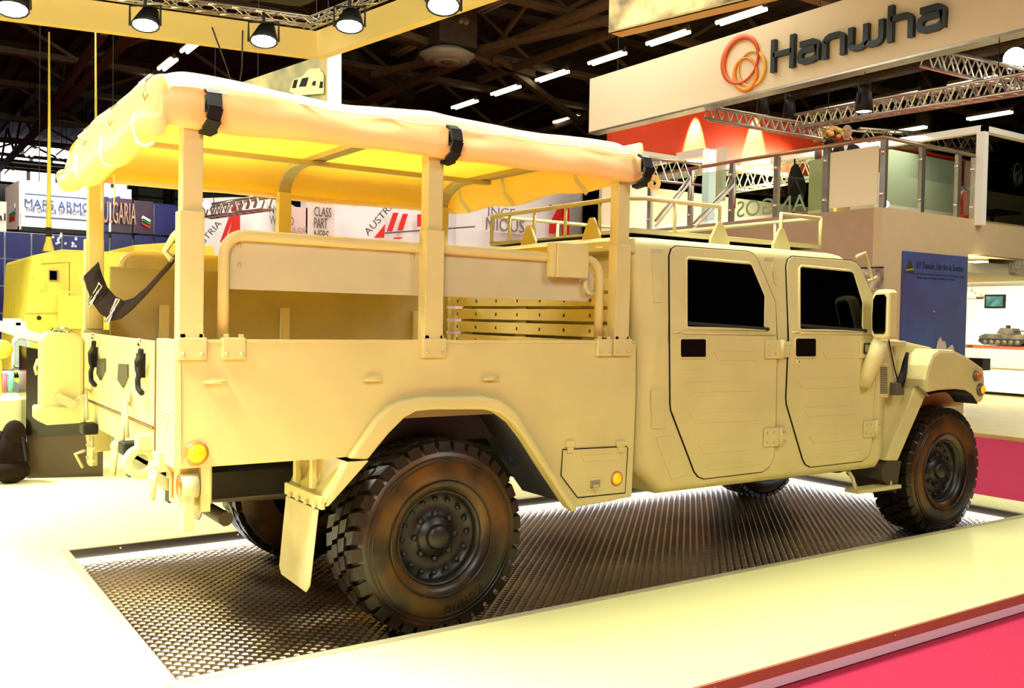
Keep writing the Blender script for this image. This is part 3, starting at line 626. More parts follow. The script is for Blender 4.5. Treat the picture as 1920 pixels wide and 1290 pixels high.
# pressed oblong panels on the pillar
for P in ([(1221, 731), (1246, 730), (1246, 804), (1222, 804)], [(1229, 820), (1262, 817), (1288, 890), (1258, 900)], [(1222, 470), (1240, 470), (1242, 568), (1226, 568)], [(1448, 490), (1452, 530), (1455, 532), (1446, 500)]):
    b = MB(); slab(b, P, -.003, .008); build('pressed_panel', b, m_sand, truck, bev=.004)
for P in ([(1221, 466), (1241, 466), (1241, 474), (1221, 474)], [(1431, 481), (1450, 482), (1450, 489), (1431, 488)]):
    b = MB(); slab(b, P, .002, .004); build('blanking_plug', b, m_sand2, truck, bev=.002)
# vent
b = MB(); VP = [(1646, 680), (1665, 682), (1664, 746), (1645, 744)]
slab(b, VP, -.003, .008); vt = build('side_vent', b, m_sand, truck, bev=.004)
for k in range(15):
    z = 689 + k*3.4; c = MB(); line(c, [(1649, z), (1662, z+.3)], .0045, .006, closed=False, seg=5); build('vent_slat', c, mat('vent_dark', (.16, .12, .04), .6), vt)
# fender area and bonnet
def fp(px, py, y): p = at(px, py, 'y', y); return (p.x, y, p.z)
b = MB(); P = [(1737, 738), (1736, 712), (1741, 686), (1750, 664), (1762, 655), (1790, 656), (1815, 668), (1846, 690), (1848, 712), (1847, 745), (1842, 755), (1833, 755), (1824, 741), (1812, 733), (1792, 731), (1762, 733)]
b.prism([fp(*q, -.03) for q in P], (0, .26, 0)); fe = build('front_fender', b, m_sand, truck, bev=.03)
b = MB(); P2 = [(mirror[0], mirror[1]) for mirror in P]; b.prism([(fp(*q, -.03)[0], mir(-.03), fp(*q, -.03)[2]) for q in P], (0, -.26, 0)); build('front_fender', b, m_sand, truck, bev=.03)
b = MB(); P = [(1700, 721), (1735, 745), (1684, 864), (1650, 866), (1665, 800)]
b.prism([fp(*q, -.01) for q in [(1716, 727), (1736, 742), (1684, 864), (1661, 864)]], (0, .16, 0)); build('fender_rear_leg', b, m_sand, truck, bev=.012)
b = MB(); b.prism([(4.80, .06, .585), (4.80, .06, 1.47), (5.0, .06, 1.47), (5.20, .06, 1.10), (5.12, .06, .60)], (0, .06, 0)); b.box((4.8, .06, 1.43), (5.2, 2.0, 1.47)); build('cowl_side', b, m_sand, truck, bev=.01)
HD = [(4.84, 1.488), (5.25, 1.478), (5.7, 1.42), (6.1, 1.30), (6.16, 1.22), (6.16, .95), (4.84, .95)]
b = MB(); b.prism([(x, .16, z) for x, z in HD], (0, 1.74, 0)); build('bonnet', b, m_sand, truck, bev=.03)
b = MB(); b.box((6.16, .22, .95), (6.19, 1.84, 1.18)); build('grille', b, m_dark, truck)
b = MB(); b.box((6.02, .25, .62), (6.16, 1.81, .80)); build('front_bumper', b, m_sand, truck, bev=.02)
b = MB(); b.box((5.15, .10, .62), (5.35, .16, 1.1)); b.box((5.2, .22, .95), (6.12, .55, 1.12)); b.box((5.1,.22,.6),(5.2,.6,1.2)); b.box((5.15, .42, .45), (6.1, .5, 1.1)); build('fender_shade_fill', b, m_dark, truck)  # dark boxes added to stand for the black shade behind the front wheel
b = MB(); b.prism([fp(*q, .0) for q in [(1664, 864), (1690, 864), (1680, 925), (1655, 900), (1653, 880)]], (0, .3, 0)); build('front_mud_flap', b, mat('flap_black', (.05, .035, .015), .6), truck, 'dark rubber flap behind the front wheel')
b = MB(); b.bar(fp(1716, 722, -.02), fp(1738, 742, -.035), .03, .012); build('fender_strap', b, mat('olive_strap', (.20, .18, .09), .6), truck)
b = MB(); p = Vector(fp(1686, 728, -.03)); b.box((p.x-.04, -.04, p.z-.05), (p.x+.05, .02, p.z+.04)); build('latch_block', b, mat('latch_dark', (.10, .09, .06), .5), truck, bev=.004)
b = MB(); b.tube([fp(1687, 722, -.03), fp(1694, 700, .04), fp(1697, 680, .06), fp(1701, 662, .08)], [.03, .025, .02, .012], 8); build('bonnet_latch', b, m_black, truck, 'black rubber bonnet latch')
b = MB(); b.tube([fp(1666, 634, .05), fp(1677, 690, .05), fp(1685, 718, .03)], .005, 5); build('cowl_seam', b, m_black, truck)
for px, py, rr, m_ in ((1829, 704, .034, m_red), (1837, 730, .040, m_orange)):
    p = Vector(fp(px, py, -.03)); b = MB(); b.lathe([(0, -.03), (rr*.9, -.026), (rr*1.2, -.01), (rr*1.25, 0)], p, 'y', 18); o = build('lamp_bezel', b, mat('bezel_dark', (.10, .07, .03), .4), fe)
    b = MB(); b.lathe([(0, -.038), (rr*.6, -.036), (rr*.8, -.028)], p, 'y', 18); build('marker_lens', b, m_, fe, 'amber marker lens' if m_ is m_orange else 'dull red marker lens')
b = MB(); LP = [(1737, 739), (1762, 734), (1792, 732), (1812, 734), (1824, 742), (1833, 756)]; Q = [Vector(fp(*q, -.025)) + Vector((0, 0, -.004)) for q in LP]; Q2 = [q + Vector((0, .28, 0)) for q in Q]; b.add(Q + Q2, [(i, i+1, len(Q)+i+1, len(Q)+i) for i in range(len(Q)-1)]); build('fender_shade_fill', b, m_black, truck, sol=.006)  # black sheet added under the arch as its shade
# step under the cab
b = MB(); q = [at(1591, 888, 'y', .05), at(1600, 913, 'y', .05)]
b.tube([(q[0].x, .08, .60), (q[0].x+.02, .03, .52), (q[0].x+.02, .0, .44)], .014, 6); b.tube([(q[0].x+.42, .08, .60), (q[0].x+.42, .03, .52), (q[0].x+.42, .0, .44)], .014, 6); b.box((q[0].x, -.03, .42), (q[0].x+.5, .08, .445)); build('cab_step', b, m_sand, truck)
# mirror
a = cp(1640, 600)
b = MB(); mx = a.x; cx, cy, cz = at(1658, 588, 'y', -.12)
b = MB(); O = [(-.075, -.15), (-.06, -.175), (.04, -.175), (.06, -.14), (.065, -.02), (.06, .12), (.035, .16), (-.055, .165), (-.075, .14)]
cz_ = cz
MP = Vector((cx, -.12, cz)); 
b.prism([(MP.x-.06, MP.y + u, MP.z + w) for u, w in O], (.11, 0, 0)); mr = build('side_mirror', b, m_sand, truck, bev=.02)
b = MB(); b.prism([(MP.x-.067, MP.y + u*.72, MP.z + w*.78) for u, w in O], (.006, 0, 0)); build('mirror_glass', b, mat('mirror_glass', (.02, .02, .02), .03, metal=1), mr, 'dark mirror glass')
b = MB(); b.tube([(MP.x, -.10, MP.z-.18), (MP.x-.02, -.07, MP.z-.30), (MP.x-.04, -.03, MP.z-.42), (MP.x-.05, -.01, MP.z-.50)], [.05, .06, .055, .05], 10); build('mirror_arm', b, m_sand, truck, 'moulded mirror arm')
# small windscreen brush guard
b = MB(); b.tube([cp(1606, 481), at(1622, 474, 'y', .1), at(1633, 515, 'y', .1), at(1637, 524, 'y', .1), at(1627, 526, 'y', .12)], .012, 7); b.tube([at(1637, 524, 'y', .1), at(1643, 520, 'y', .1)], .012, 7); build('wiper_bracket', b, m_sand, truck)
b = MB(); b.add([(4.50, .16, 2.03), (4.50, 1.9, 2.03), (4.80, 1.96, 1.54), (4.80, .10, 1.54)], [(0, 1, 2, 3)]); build('windscreen', b, m_glassb, truck, sol=.02)
# roof rack
yn = .27; rz0, rz1 = 2.115, 2.30
x0 = at(1186, 363, 'y', yn).x; x1 = at(1539, 405, 'y', yn).x; xg0 = at(1350, 380, 'y', yn).x; xg1 = at(1465, 393, 'y', yn).x
zt_ = at(1270, 365, 'y', yn).z; yf = 1.80
rack = None
b = MB(); zb = 2.12
b.tube([(x0, yn, zb), (x1, yn, zb), (x1, yf, zb), (x0, yf, zb)], .016, 8, closed=True)
for k in range(1, 5): b.tube([(x0+(x1-x0)*k/5, yn, zb), (x0+(x1-x0)*k/5, yf, zb)], .012, 6)
rack = build('roof_rack', b, m_sand, truck, 'roof rack of welded tube')
b = MB(); b.box((x0+.02, yn+.01, zb-.012), (x1-.02, yf-.01, zb-.002)); build('rack_floor', b, mat('rack_floor_dark', (.05, .05, .03), .6), rack)
zt_ = zb + .20
b = MB(); b.tube([(xg0, yn, zb), (xg0, yn, zt_), (x0+.1, yn, zt_), (x0, yn+.1, zt_), (x0, yf, zt_), (x0, yf, zb)], .015, 8); build('rack_rail', b, m_sand, rack)
b = MB(); b.tube([(x0, yf, zt_), (x1, yf, zt_)], .013, 8); b.tube([(xg1, yn, zb), (xg1, yn, zt_), (x1, yn, zt_), (x1, yf, zt_), (x1, yf, zb)], .015, 8); build('rack_rail', b, m_sand, rack)
for x, y in [(x0, yn+.3), (x0, yn+.65), (x0, yn+1.0), (x0, yn+1.3), (x1, yn), (x1, yn+.4), (x1, yn+.9), (x0+.6, yf), (x0+1.2, yf), (x0+.35, yn)]:
    b = MB(); b.tube([(x, y, zb), (x, y, zt_)], .012, 7); build('rack_post', b, m_sand, rack)
for x, y, d in ((xg0-.02, yn-.03, 0), (xg1-.02, yn-.03, 0), (x0-.03, .62, 1), (x0-.03, 1.30, 1)):
    tri = [(-.09, -.055), (-.085, -.01), (-.02, .10), (.02, .10), (.085, -.01), (.09, -.055)]
    b = MB(); b.prism([((x+u, y, zb+w) if not d else (x, y+u, zb+w)) for u, w in tri], (0, .02, 0) if not d else (.02, 0, 0)); build('rack_bracket', b, m_sand, rack, 'triangular mounting bracket', bev=.004)
# cab rear brim
b = MB(); b.prism([(2.57, .08, 2.06), (2.47, .10, 2.04), (2.47, .10, 1.98), (2.57, .08, 1.97)], (0, 1.90, 0)); br = build('cab_rear_brim', b, m_sand, truck, bev=.008)
for k in range(8):
    b = MB(); b.box((2.466, .25+k*.22, 2.0), (2.47, .31+k*.22, 2.012)); build('brim_slot', b, mat('slot_light', (.85, .78, .45), .5), br)
# ================================================================== jerry can on the rear corner
can_p = at(115, 710, 'y', 1.98)
jc = thing('jerry_can', 'tall sand coloured jerry can strapped at the left rear corner of the truck', 'jerry can', (-.135, 1.98, .93))
b = MB(); x0_, x1_ = -.245, -.02; z0_, z1_ = .95, 1.455
prof = [(x0_+.03, z0_), (x1_-.02, z0_), (x1_, z0_+.03), (x1_, z1_-.06), (x1_-.03, z1_-.01), (x0_+.03, z1_-.0), (x0_, z1_-.05), (x0_, z0_+.03)]
b.prism([(x, 1.90, z) for x, z in prof], (0, .16, 0)); build('can_body', b, m_sand, jc, bev=.025)
b = MB(); b.tube([(x0_+.06, 1.98, z1_-.005), (x0_+.08, 1.98, z1_+.012), (x1_-.08, 1.98, z1_+.012), (x1_-.06, 1.98, z1_-.005)], .007, 6); build('can_handle', b, m_sand, jc)
b = MB(); P = [(x0_-.03, .975), (x0_+.0, .955), (.0, .955), (.0, 1.0+.10), (-.06, 1.09), (-.10, 1.06), (-.14, 1.0), (x0_-.03, 1.005)]
b = MB(); b.prism([(x0_-.025, 1.885, 1.03), (x0_-.025, 1.885, .955), (x0_+.03, 1.885, .925), (-.01, 1.885, .93), (.0, 1.885, 1.10), (-.05, 1.885, 1.09), (-.10, 1.885, 1.03)], (0, .19, 0)); build('can_tray', b, m_sand, jc, bev=.012)
b = MB(); b.bar((x0_+.07, 1.878, 1.09), (-.07, 1.872, 1.03), .008, .05); build('can_strap', b, m_sand2, jc)
b = MB(); b.tube([(x0_-.015, 1.93, 1.30), (x0_-.03, 1.93, 1.25), (x0_-.02, 1.93, 1.21)], .009, 6); build('can_hook', b, m_sand2, jc)
# ================================================================== hall shell
b = MB(); n = 150
for k in range(n):
    x = -25 + k*.5; b.add([(x, -12, 9.6), (x+.18, -12, 9.6), (x+.25, -12, 9.52), (x+.43, -12, 9.52), (x+.5, -12, 9.6), (x, 50, 9.6), (x+.18, 50, 9.6), (x+.25, 50, 9.52), (x+.43, 50, 9.52), (x+.5, 50, 9.6)], [(i, i+1, i+6, i+5) for i in range(4)])
struct('ceiling', b, m_roof)
hallw = mat('hall_wall', (.10, .09, .06), .8, var=.1)
b = MB(); b.box((-25, 48, 0), (60, 48.3, 9.6)); struct('wall_back', b, hallw)
b = MB(); b.box((46, -12, 0), (46.3, 48, 9.6)); struct('wall_right', b, hallw)
b = MB(); b.box((-25.3, -12, 0), (-25, 48, 9.6)); struct('wall_left', b, hallw)
b = MB(); b.box((-25, -12.3, 0), (46, -12, 9.6)); struct('wall_front', b, hallw)
# high window bands in the far wall
def band(nm, px0, px1, yt, yb, y, pieces):
    a = at(px0, yt, 'y', y); c = at(px1, yb, 'y', y); fr = MB(); zt2, zb2 = a.z, at(px0, yb, 'y', y).z
    fr.box((a.x-.2, y-.02, zb2-.12), (c.x+.2, y+.1, zb2)); fr.box((a.x-.2, y-.02, zt2), (c.x+.2, y+.1, zt2+.12)); o = struct(nm, fr, m_beam)
    w = (c.x-a.x)/pieces
    for k in range(pieces):
        q = MB(); q.box((a.x+k*w+.09, y, zb2), (a.x+(k+1)*w-.09, y+.04, zt2)); build('pane', q, m_cool, o)
band('window_1', -60, 210, 222, 241, 47.6, 12); band('window_2', -60, 230, 258, 279, 47.4, 6); band('window_3', -60, 260, 311, 334, 47.2, 6)
band('window_4', -60, 240, 286, 290, 47.5, 8)
# greenish louvred clerestory between the pillars
b = MB(); a = at(240, 350, 'y', 40); c = at(345, 400, 'y', 40); b.box((a.x, 40, c.z-2), (c.x+4, 40.1, a.z+.4)); lv = thing('louvre_screen', 'dull green louvred screen high behind the blue booth', 'screen', (a.x, 40, 0))
build('backing', b, mat('louvre_green', (.18, .24, .17), .7), lv)
for k in range(6):
    b = MB(); z = c.z - .8 + k*.45; b.box((a.x, 39.85, z), (c.x+4, 40, z+.07)); build('slat', b, m_dark, lv)
for x in (243, 312):
    b = MB(); p = at(x, 380, 'y', 39.6); b.box((p.x-.08, 39.5, 0), (p.x+.08, 39.8, 8)); b.box((p.x+.22, 39.5, 0), (p.x+.32, 39.8, 8)); build('upright', b, m_dark, lv)
# roof trusses along x and girders along y: parts of the ceiling
ceil_ = bpy.data.objects['ceiling']
def rtruss(ax, c, zc, h, a0, a1, step, w):
    P = (lambda a, z: (a, c, z)) if ax == 'x' else (lambda a, z: (c, a, z))
    b = MB(); b.bar(P(a0, zc), P(a1, zc), w, .07); b.bar(P(a0, zc+.08), P(a1, zc+.08), .05, .12); t = build('roof_truss', b, m_beaml, ceil_)
    b = MB(); b.bar(P(a0, zc+h), P(a1, zc+h), .22, .16); build('top_chord', b, m_beam, t)
    a = a0; k = 0; first = {}
    while a < a1:
        key = k % 2; D = Vector(P(step/2, 0)) - Vector(P(0, 0))
        if key not in first:
            c_ = MB(); z0_, z1_ = (.06, h) if key == 0 else (h, .06); c_.bar((0, 0, z0_), D + Vector((0, 0, z1_)), .085, .085); first[key] = o = build('web_member', c_, m_beaml, None)
        else: o = first[key].copy(); C.objects.link(o)
        o.parent = t; o.location = P(a, zc); a += step/2; k += 1
    return t
for i, y in enumerate((8.5, 12.6, 16.2, 19.6, 23.4, 28, 33, 39, 45)): rtruss('x', y, 8.25 if i % 2 else 8.1, 1.2, -14, 42, 3.4 + i*.25, .26)
for x in (-6, 4, 11.3, 20.5, 31): rtruss('y', x, 7.95, 1.45, 5, 47, 5, .30)
for a_, c_ in (((700, 140), (1150, 35)), ((1180, 50), (900, 150)), ((620, 220), (560, 90)), ((930, 110), (1090, 230)), ((740, 60), (1000, 140)), ((60, 250), (195, 60)), ((880, 290), (1190, 190))):
    p, q = at(*a_, 'z', 7.9), at(*c_, 'z', 7.9); t = MB(); t.bar(p, q, .16, .16); build('wind_brace', t, m_beaml, ceil_)
# ducts and round ceiling diffuser
p = at(838, 117, 'z', 7.5)
v_ = thing('ceiling_diffuser', 'round pale air diffuser dish hanging under the roof above the canopy', 'air vent', p)
b = MB(); b.lathe([(.15, .0), (.30, -.02), (.34, .05), (.52, .02), (.56, .1), (.66, .16), (.40, .3)], p, 'z', 32); build('dish', b, mat('dish', (.30, .25, .16), .5), v_)
b = MB(); b.lathe([(0, -.03), (.14, -.02), (.16, .04)], p, 'z', 20); build('inner_cone', b, m_beaml, v_)
b = MB(); b.box((p.x-.5, p.y-.5, 7.8), (p.x+.5, p.y+.5, 9.5)); build('duct_drop', b, m_beam, v_)
for i, (px0, py0, px1, py1, r) in enumerate(((640, 100, 760, 175, .35), (780, 5, 840, 60, .4))):
    a = at(px0, py0, 'z', 8.6); c = at(px1, py1, 'z', 8.6); b = MB(); b.tube([a, c], r, 14)
    tag(build('air_duct', b, m_beam), ('round brown air duct under the roof behind the cream beam corner', 'short round air duct above the round air diffuser')[i], 'air duct')
# fluorescent roof lamps (rows run down the hall)
lamps = []
def flamp(x, y, z, L=1.25, lit=True, first=[None]):
    key = (lit, z); k = first[0] or {}
    if key not in k:
        t = thing('strip_lamp', 'x', 'strip lamp', (0, 0, 0))
        b = MB(); b.box((-.13, -L/2, .05), (.13, L/2, .10)); b.box((-.03, -L/2-.05, .1), (.03, L/2+.05, .16)); build('reflector_tray', b, m_beaml, t)
        for s in (-.07, .07):
            b = MB(); b.tube([(s, -L/2, .02), (s, L/2, .02)], .045, 8); build('lamp_tube', b, m_tubeL if lit else mat('dead_tube', (.22, .19, .12), .4), t)
        for yy in (-L*.35, L*.35): b = MB(); b.tube([(0, yy, .14), (0, yy, 9.55-z)], .008, 4); build('hanger_rod', b, m_dark, t)
        k[key] = t; first[0] = k; o = t
    else: o = copy_tree(k[key])
    o.location = (x, y, z); return o
ys = [(1389, 32), (1252, 73), (1138, 111), (1035, 144), (948, 171), (871, 197)]
names1 = ['nearest', 'second nearest', 'third', 'fourth', 'fifth', 'farthest']
for i, q in enumerate(ys):
    p = at(*q, 'z', 8); o = flamp(p.x, p.y, 8); o['label'] = names1[i] + ' lit strip lamp of the roof row left of the white letter sign'; o['group'] = 'roof lamps in the row above the canopy'
for i, q in enumerate(((359, 88), (314, 122), (277, 152), (205, 212), (158, 253))):
    p = at(*q, 'z', 8); o = flamp(p.x, p.y, 8); o['label'] = ('nearest', 'second', 'third', 'fourth', 'farthest')[i] + ' lit strip lamp of the roof row above the rear canopy edge'; o['group'] = 'roof lamps in the left row'
for i, q in enumerate(((1063, 225), (1222, 277))):
    p = at(*q, 'z', 8); o = flamp(p.x, p.y, 8); o['label'] = ('lone lit strip lamp low beside the left end of the letter sign', 'lit strip lamp seen below the left end of the letter sign')[i]
for i, q in enumerate(((845, 55), (760, 95), (930, 10))):
    p = at(*q, 'z', 8.3); o = flamp(p.x, p.y, 8.3, lit=False); o['label'] = ('unlit strip lamp above the round air diffuser', 'unlit strip lamp left of the round air diffuser', 'unlit strip lamp at the top edge right of the cream beam')[i]
for i, q in enumerate(((1682, 183), (1568, 203), (1855, 218), (1825, 155), (1700, 245))):
    p = at(*q, 'z', 7.6); o = flamp(p.x, p.y, 7.6); o['label'] = ('lit strip lamp below the last letter of the big sign', 'lit strip lamp below the middle of the big sign', 'lit strip lamp at far right under the aluminium truss', 'lit strip lamp right of the round hall column', 'small lit strip lamp low beside the round hall column')[i]
# far thin lamps at left
for i, q in enumerate(((60, 287), (120, 291), (20, 326))):
    p = at(*q, 'z', 6.2); o = flamp(p.x, p.y, 6.2); o['label'] = ('left', 'right', 'lowest left')[i] + ' one of the thin far lamps under the high windows'
# hall column
c = at(1732, 200, 'y', 14)
b = MB(); b.tube([(c.x, 14, 0), (c.x, 14, 9.5)], .26, 20); tag(build('hall_column', b, mat('column', (.16, .12, .05), .5, var=.1)), 'round brown steel hall column behind the aluminium truss', 'column')
# ================================================================== aluminium truss builder
def alutruss(nm, a, c, w, label, n, parent=None, tri=False, group=None, r=.022, m=None, hang=True):
    a = Vector(a); c = Vector(c); t = (c-a).normalized(); sd = t.cross(Vector((0, 0, 1))).normalized()*w/2; up = Vector((0, 0, w/2)); m = m or m_alu
    o = thing(nm, label, 'truss', a, group); cor = [sd+up, -sd+up, -sd-up, sd-up] if not tri else [up, -sd-up, sd-up]
    for k in cor: b = MB(); b.tube([a+k, c+k], r, 7); build('chord', b, m, o)
    for pt in ((a+(c-a)*.15, a+(c-a)*.85) if hang else ()): b = MB(); b.tube([pt+Vector((0, 0, w*.3)), Vector((pt.x, pt.y, 9.54))], .007, 4); build('hanger_cable', b, m_dark, o)
    L = (c-a).length/n; faces = [(cor[i], cor[(i+1) % len(cor)]) for i in range(len(cor))]
    for fi, (p, q) in enumerate(faces):
        b0 = None
        for i in range(n):
            s_, e_ = (p, q) if i % 2 == 0 else (q, p)
            b = MB(); b.tube([a+s_+t*L*i, a+e_+t*L*(i+1)], r*.6, 5, cap=False); build('brace', b, m, o, fix=False)
    return o
# ================================================================== near stand: cream overhead frame, truss, black ceiling, floods
sf = thing('overhead_frame', 'cream rectangular beam frame hanging over the stand at upper left', 'frame', (0, 7, 4.8))
def wedge(p1, p2, h, th):   # beam with lower front edge p1->p2
    b = MB(); d = Vector((0, 0, h)); n = (p2-p1).cross(Vector((0, 0, 1))).normalized()*-th
    b.prism([p1, p2, p2+d, p1+d], n); return b
z0 = 4.8
A0 = at(0, 33, 'z', z0); A1 = at(592, 108, 'z', z0); A2 = at(905, 0, 'z', z0); A0 = A0 + (A0-A1)*.6; A2 = A2 + (A2-A1)*.5
hA = (at_d(0, -6, (at(0, 33, 'z', z0)-CAM).dot(FW)) - at(0, 33, 'z', z0)).z
b = wedge(A0, A1, .33, .12); build('front_beam', b, m_frame, sf)
b = wedge(A1, A2, .33, .12); build('side_beam', b, m_frame, sf)
tr = alutruss('lighting_truss', A0 + Vector((0, -.12, .39)), A1 + Vector((-.1, -.12, .39)), .10, 'aluminium truss along the top of the cream beam at upper left', 40, r=.012, hang=False)
tr2 = alutruss('lighting_truss', A1 + Vector((-.12, 0, .39)), A2 + Vector((-.12, 0, .39)), .10, 'aluminium truss along the cream beam that runs toward the camera', 26, r=.012, hang=False)
bc = (A1 + A2)/2
b = MB(); z = 5.42; P = [A0 + Vector((0, -.3, 0)), A1 + Vector((-.35, -.35, 0)), A2 + Vector((-.4, 0, 0)), Vector((A2.x-9, A2.y-.0, 0))]
z = 5.27; P = [Vector((p.x, p.y, z)) for p in P]; b.prism(P, (0, 0, .04)); tag(build('black_ceiling_cloth', b, mat('ceiling_cloth', (.022, .014, .006), .95)), 'dark cloth ceiling stretched inside the cream overhead frame', 'cloth')
def flood(px, py, d, label, sz=.17, aim=None, grp='floodlights on the stand truss'):
    p = at_d(px, py, d); t = thing('floodlight', label, 'floodlight', p, grp); sz *= .78
    aim = Vector(aim) if aim else p + Vector((-.5, -.7, -1.3)); dr = (aim-p).normalized(); u = dr.cross(Vector((0, 0, 1))).normalized(); w = u.cross(dr)
    b = MB(); K = 14; rim = [p + (u*math.cos(2*math.pi*k/K)*1.25 + w*math.sin(2*math.pi*k/K)*.8)*sz*.8 for k in range(K)]; bk = [p - dr*.2 + (q-p)*.6 for q in rim]
    b.add(rim+bk, [(k, (k+1) % K, K+(k+1) % K, K+k) for k in range(K)] + [list(range(K, 2*K))], True); build('housing', b, m_dark, t, sol=.012)
    b = MB(); b.prism([p+(q-p)*.9-dr*.01 for q in rim], dr*.004); build('lens', b, m_hi, t)
    b = MB(); b.tube([p+u*sz*1.1, p+u*sz*1.1+Vector((0, 0, sz*1.4)), p-u*sz*1.1+Vector((0, 0, sz*1.4)), p-u*sz*1.1], .012, 6); b.tube([p+Vector((0, 0, sz*1.4)), p+Vector((0, 0, sz*2.1))], .015, 6); build('yoke', b, m_dark, t)
    return t
flood(22, 18, 8.6, 'floodlight at the top left corner under the truss', .20); flood(272, 48, 8.9, 'floodlight second from left below the cream beam truss', .17)
flood(494, 78, 9.1, 'floodlight left of the cream beam corner', .17); flood(655, 50, 8.9, 'floodlight right of the cream beam corner', .17)
flood(832, 12, 7.6, 'biggest floodlight, at the top edge on the side beam', .20, aim=(3, 0, 0))
# power cables / hanging chains
for i, (px, py, qx, qy) in enumerate(((398, 52, 438, 150), (455, 58, 447, 150))):
    b = MB(); a = at_d(px, py, 9.1); c = at_d(qx, qy+18, 13.9); b.tube([a, (a+c)/2+Vector((.02, 0, -.03)), c], .009, 5); tag(build('hanging_chain', b, m_dark), ('slanting', 'upright')[i] + ' chain holding the printed vehicle panel', 'chain')
# printed box panel with vehicle picture
pn = thing('hanging_picture_box', 'hanging box sign with a landscape and pale vehicle picture and glowing white side', 'sign', at_d(600, 140, 14))
a = at_d(425, 188, 14.5); bb = at_d(614, 100, 12.5); c_ = at_d(614, 200, 12.5)
b = MB(); b.prism([Vector((a.x, a.y, c_.z)), Vector((c_.x, c_.y, c_.z)), bb, Vector((a.x, a.y, bb.z))], (.05, .05, 0))
m_land = mat('landscape_print', (.10, .16, .12), .5, col2=(.75, .60, .22), vs=1.6); build('picture_panel', b, m_land, pn)
b = MB(); e = at_d(640, 97, 12.7); e2 = at_d(640, 200, 12.7); b.prism([c_, e2, e, bb], (0, .3, 0)); build('lit_side', b, mat('lit_side', (1, 1, 1), .5, emit=(1, .98, .95), es=1.6), pn, 'glowing white side face')
dv = (c_-Vector((a.x, a.y, c_.z))).normalized()
def pp(px, py): # point on the picture panel plane
    nrm = dv.cross(Vector((0, 0, 1))); r_ = ray(px, py); return CAM + r_*((c_-CAM).dot(nrm)/r_.dot(nrm)) + nrm*(.02 if nrm.y < 0 else -.02)
b = MB(); b.prism([pp(*q) for q in ((545, 172), (552, 150), (570, 143), (582, 130), (600, 128), (609, 140), (609, 176), (560, 180))], (0, -.01, 0)); veh = build('printed_vehicle', b, mat('print_sand', (.85, .75, .4), .5), pn)
for q in (((549, 166), (553, 151), (560, 150), (556, 166)), ((562, 164), (568, 148), (580, 146), (575, 163)), ((586, 160), (589, 153), (594, 153), (592, 162)), ((600, 166), (602, 154), (607, 154), (606, 166))):
    b = MB(); b.prism([pp(*k) + Vector((0, -.012, 0)) for k in q], (0, -.01, 0)); build('printed_window', b, m_dark, pn)
# upper right metallic lined box
mb_ = thing('foil_box_sign', 'hanging box with gold foil face painted with crinkle glints at the top edge right of centre', 'sign', at(1155, 60, 'z', 6))
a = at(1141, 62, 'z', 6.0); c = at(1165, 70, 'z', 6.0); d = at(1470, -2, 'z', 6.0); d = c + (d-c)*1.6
b = MB(); b.prism([a, a+(d-c), a+(d-c)+Vector((0, 0, 1.6)), a+Vector((0, 0, 1.6))], (.05, .0, 0)); build('painted_foil_face', b, mat('foil', (.05, .035, .012), .25, metal=.6, bump=1, bs=3, col2=(.75, .55, .22), vs=1.6), mb_)  # dark and gold blotches paint the glints of crumpled foil
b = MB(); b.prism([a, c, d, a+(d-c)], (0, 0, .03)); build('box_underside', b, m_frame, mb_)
# ================================================================== Hanwha stand
# fascia
fx = 10.3; zb_ = 5.14; zt_f = 6.15
fa = thing('fascia_sign', 'long white fascia board with dark raised letters and orange ring emblem', 'sign', (fx, 6, zb_))
b = MB(); b.box((fx, -3, zb_), (fx+.25, 10.17, zt_f)); build('board', b, mat('fascia_warm_lit', (.84, .66, .42), .5), fa, bev=.01)  # white board; the warm light on it is put into the colour
b = MB(); b.box((fx-.004, -3, zb_-.03), (fx+.25, 10.17, zb_)); build('lower_edge', b, m_alu, fa)
def fpt(px, py): p = at(px, py, 'x', fx-.001); return p
g0 = fpt(1450, 138); g1 = fpt(1773, 66)
Lw = g0.y - g1.y; zb1 = g0.z
frame = RX
hH = fpt(1450, 77).z - fpt(1450, 138).z
def letter(ch, y_left, wd, strokes, sw):
    mb = MB(); zo = zb1
    for st, cl in strokes: stroke(mb, [(u*wd, w*hH) for u, w in st], sw, (fx-.001, y_left, zo), frame, .07, closed=cl)
    return build('letter', mb, m_text, fa, 'raised dark letter ' + ch, bev=.006)
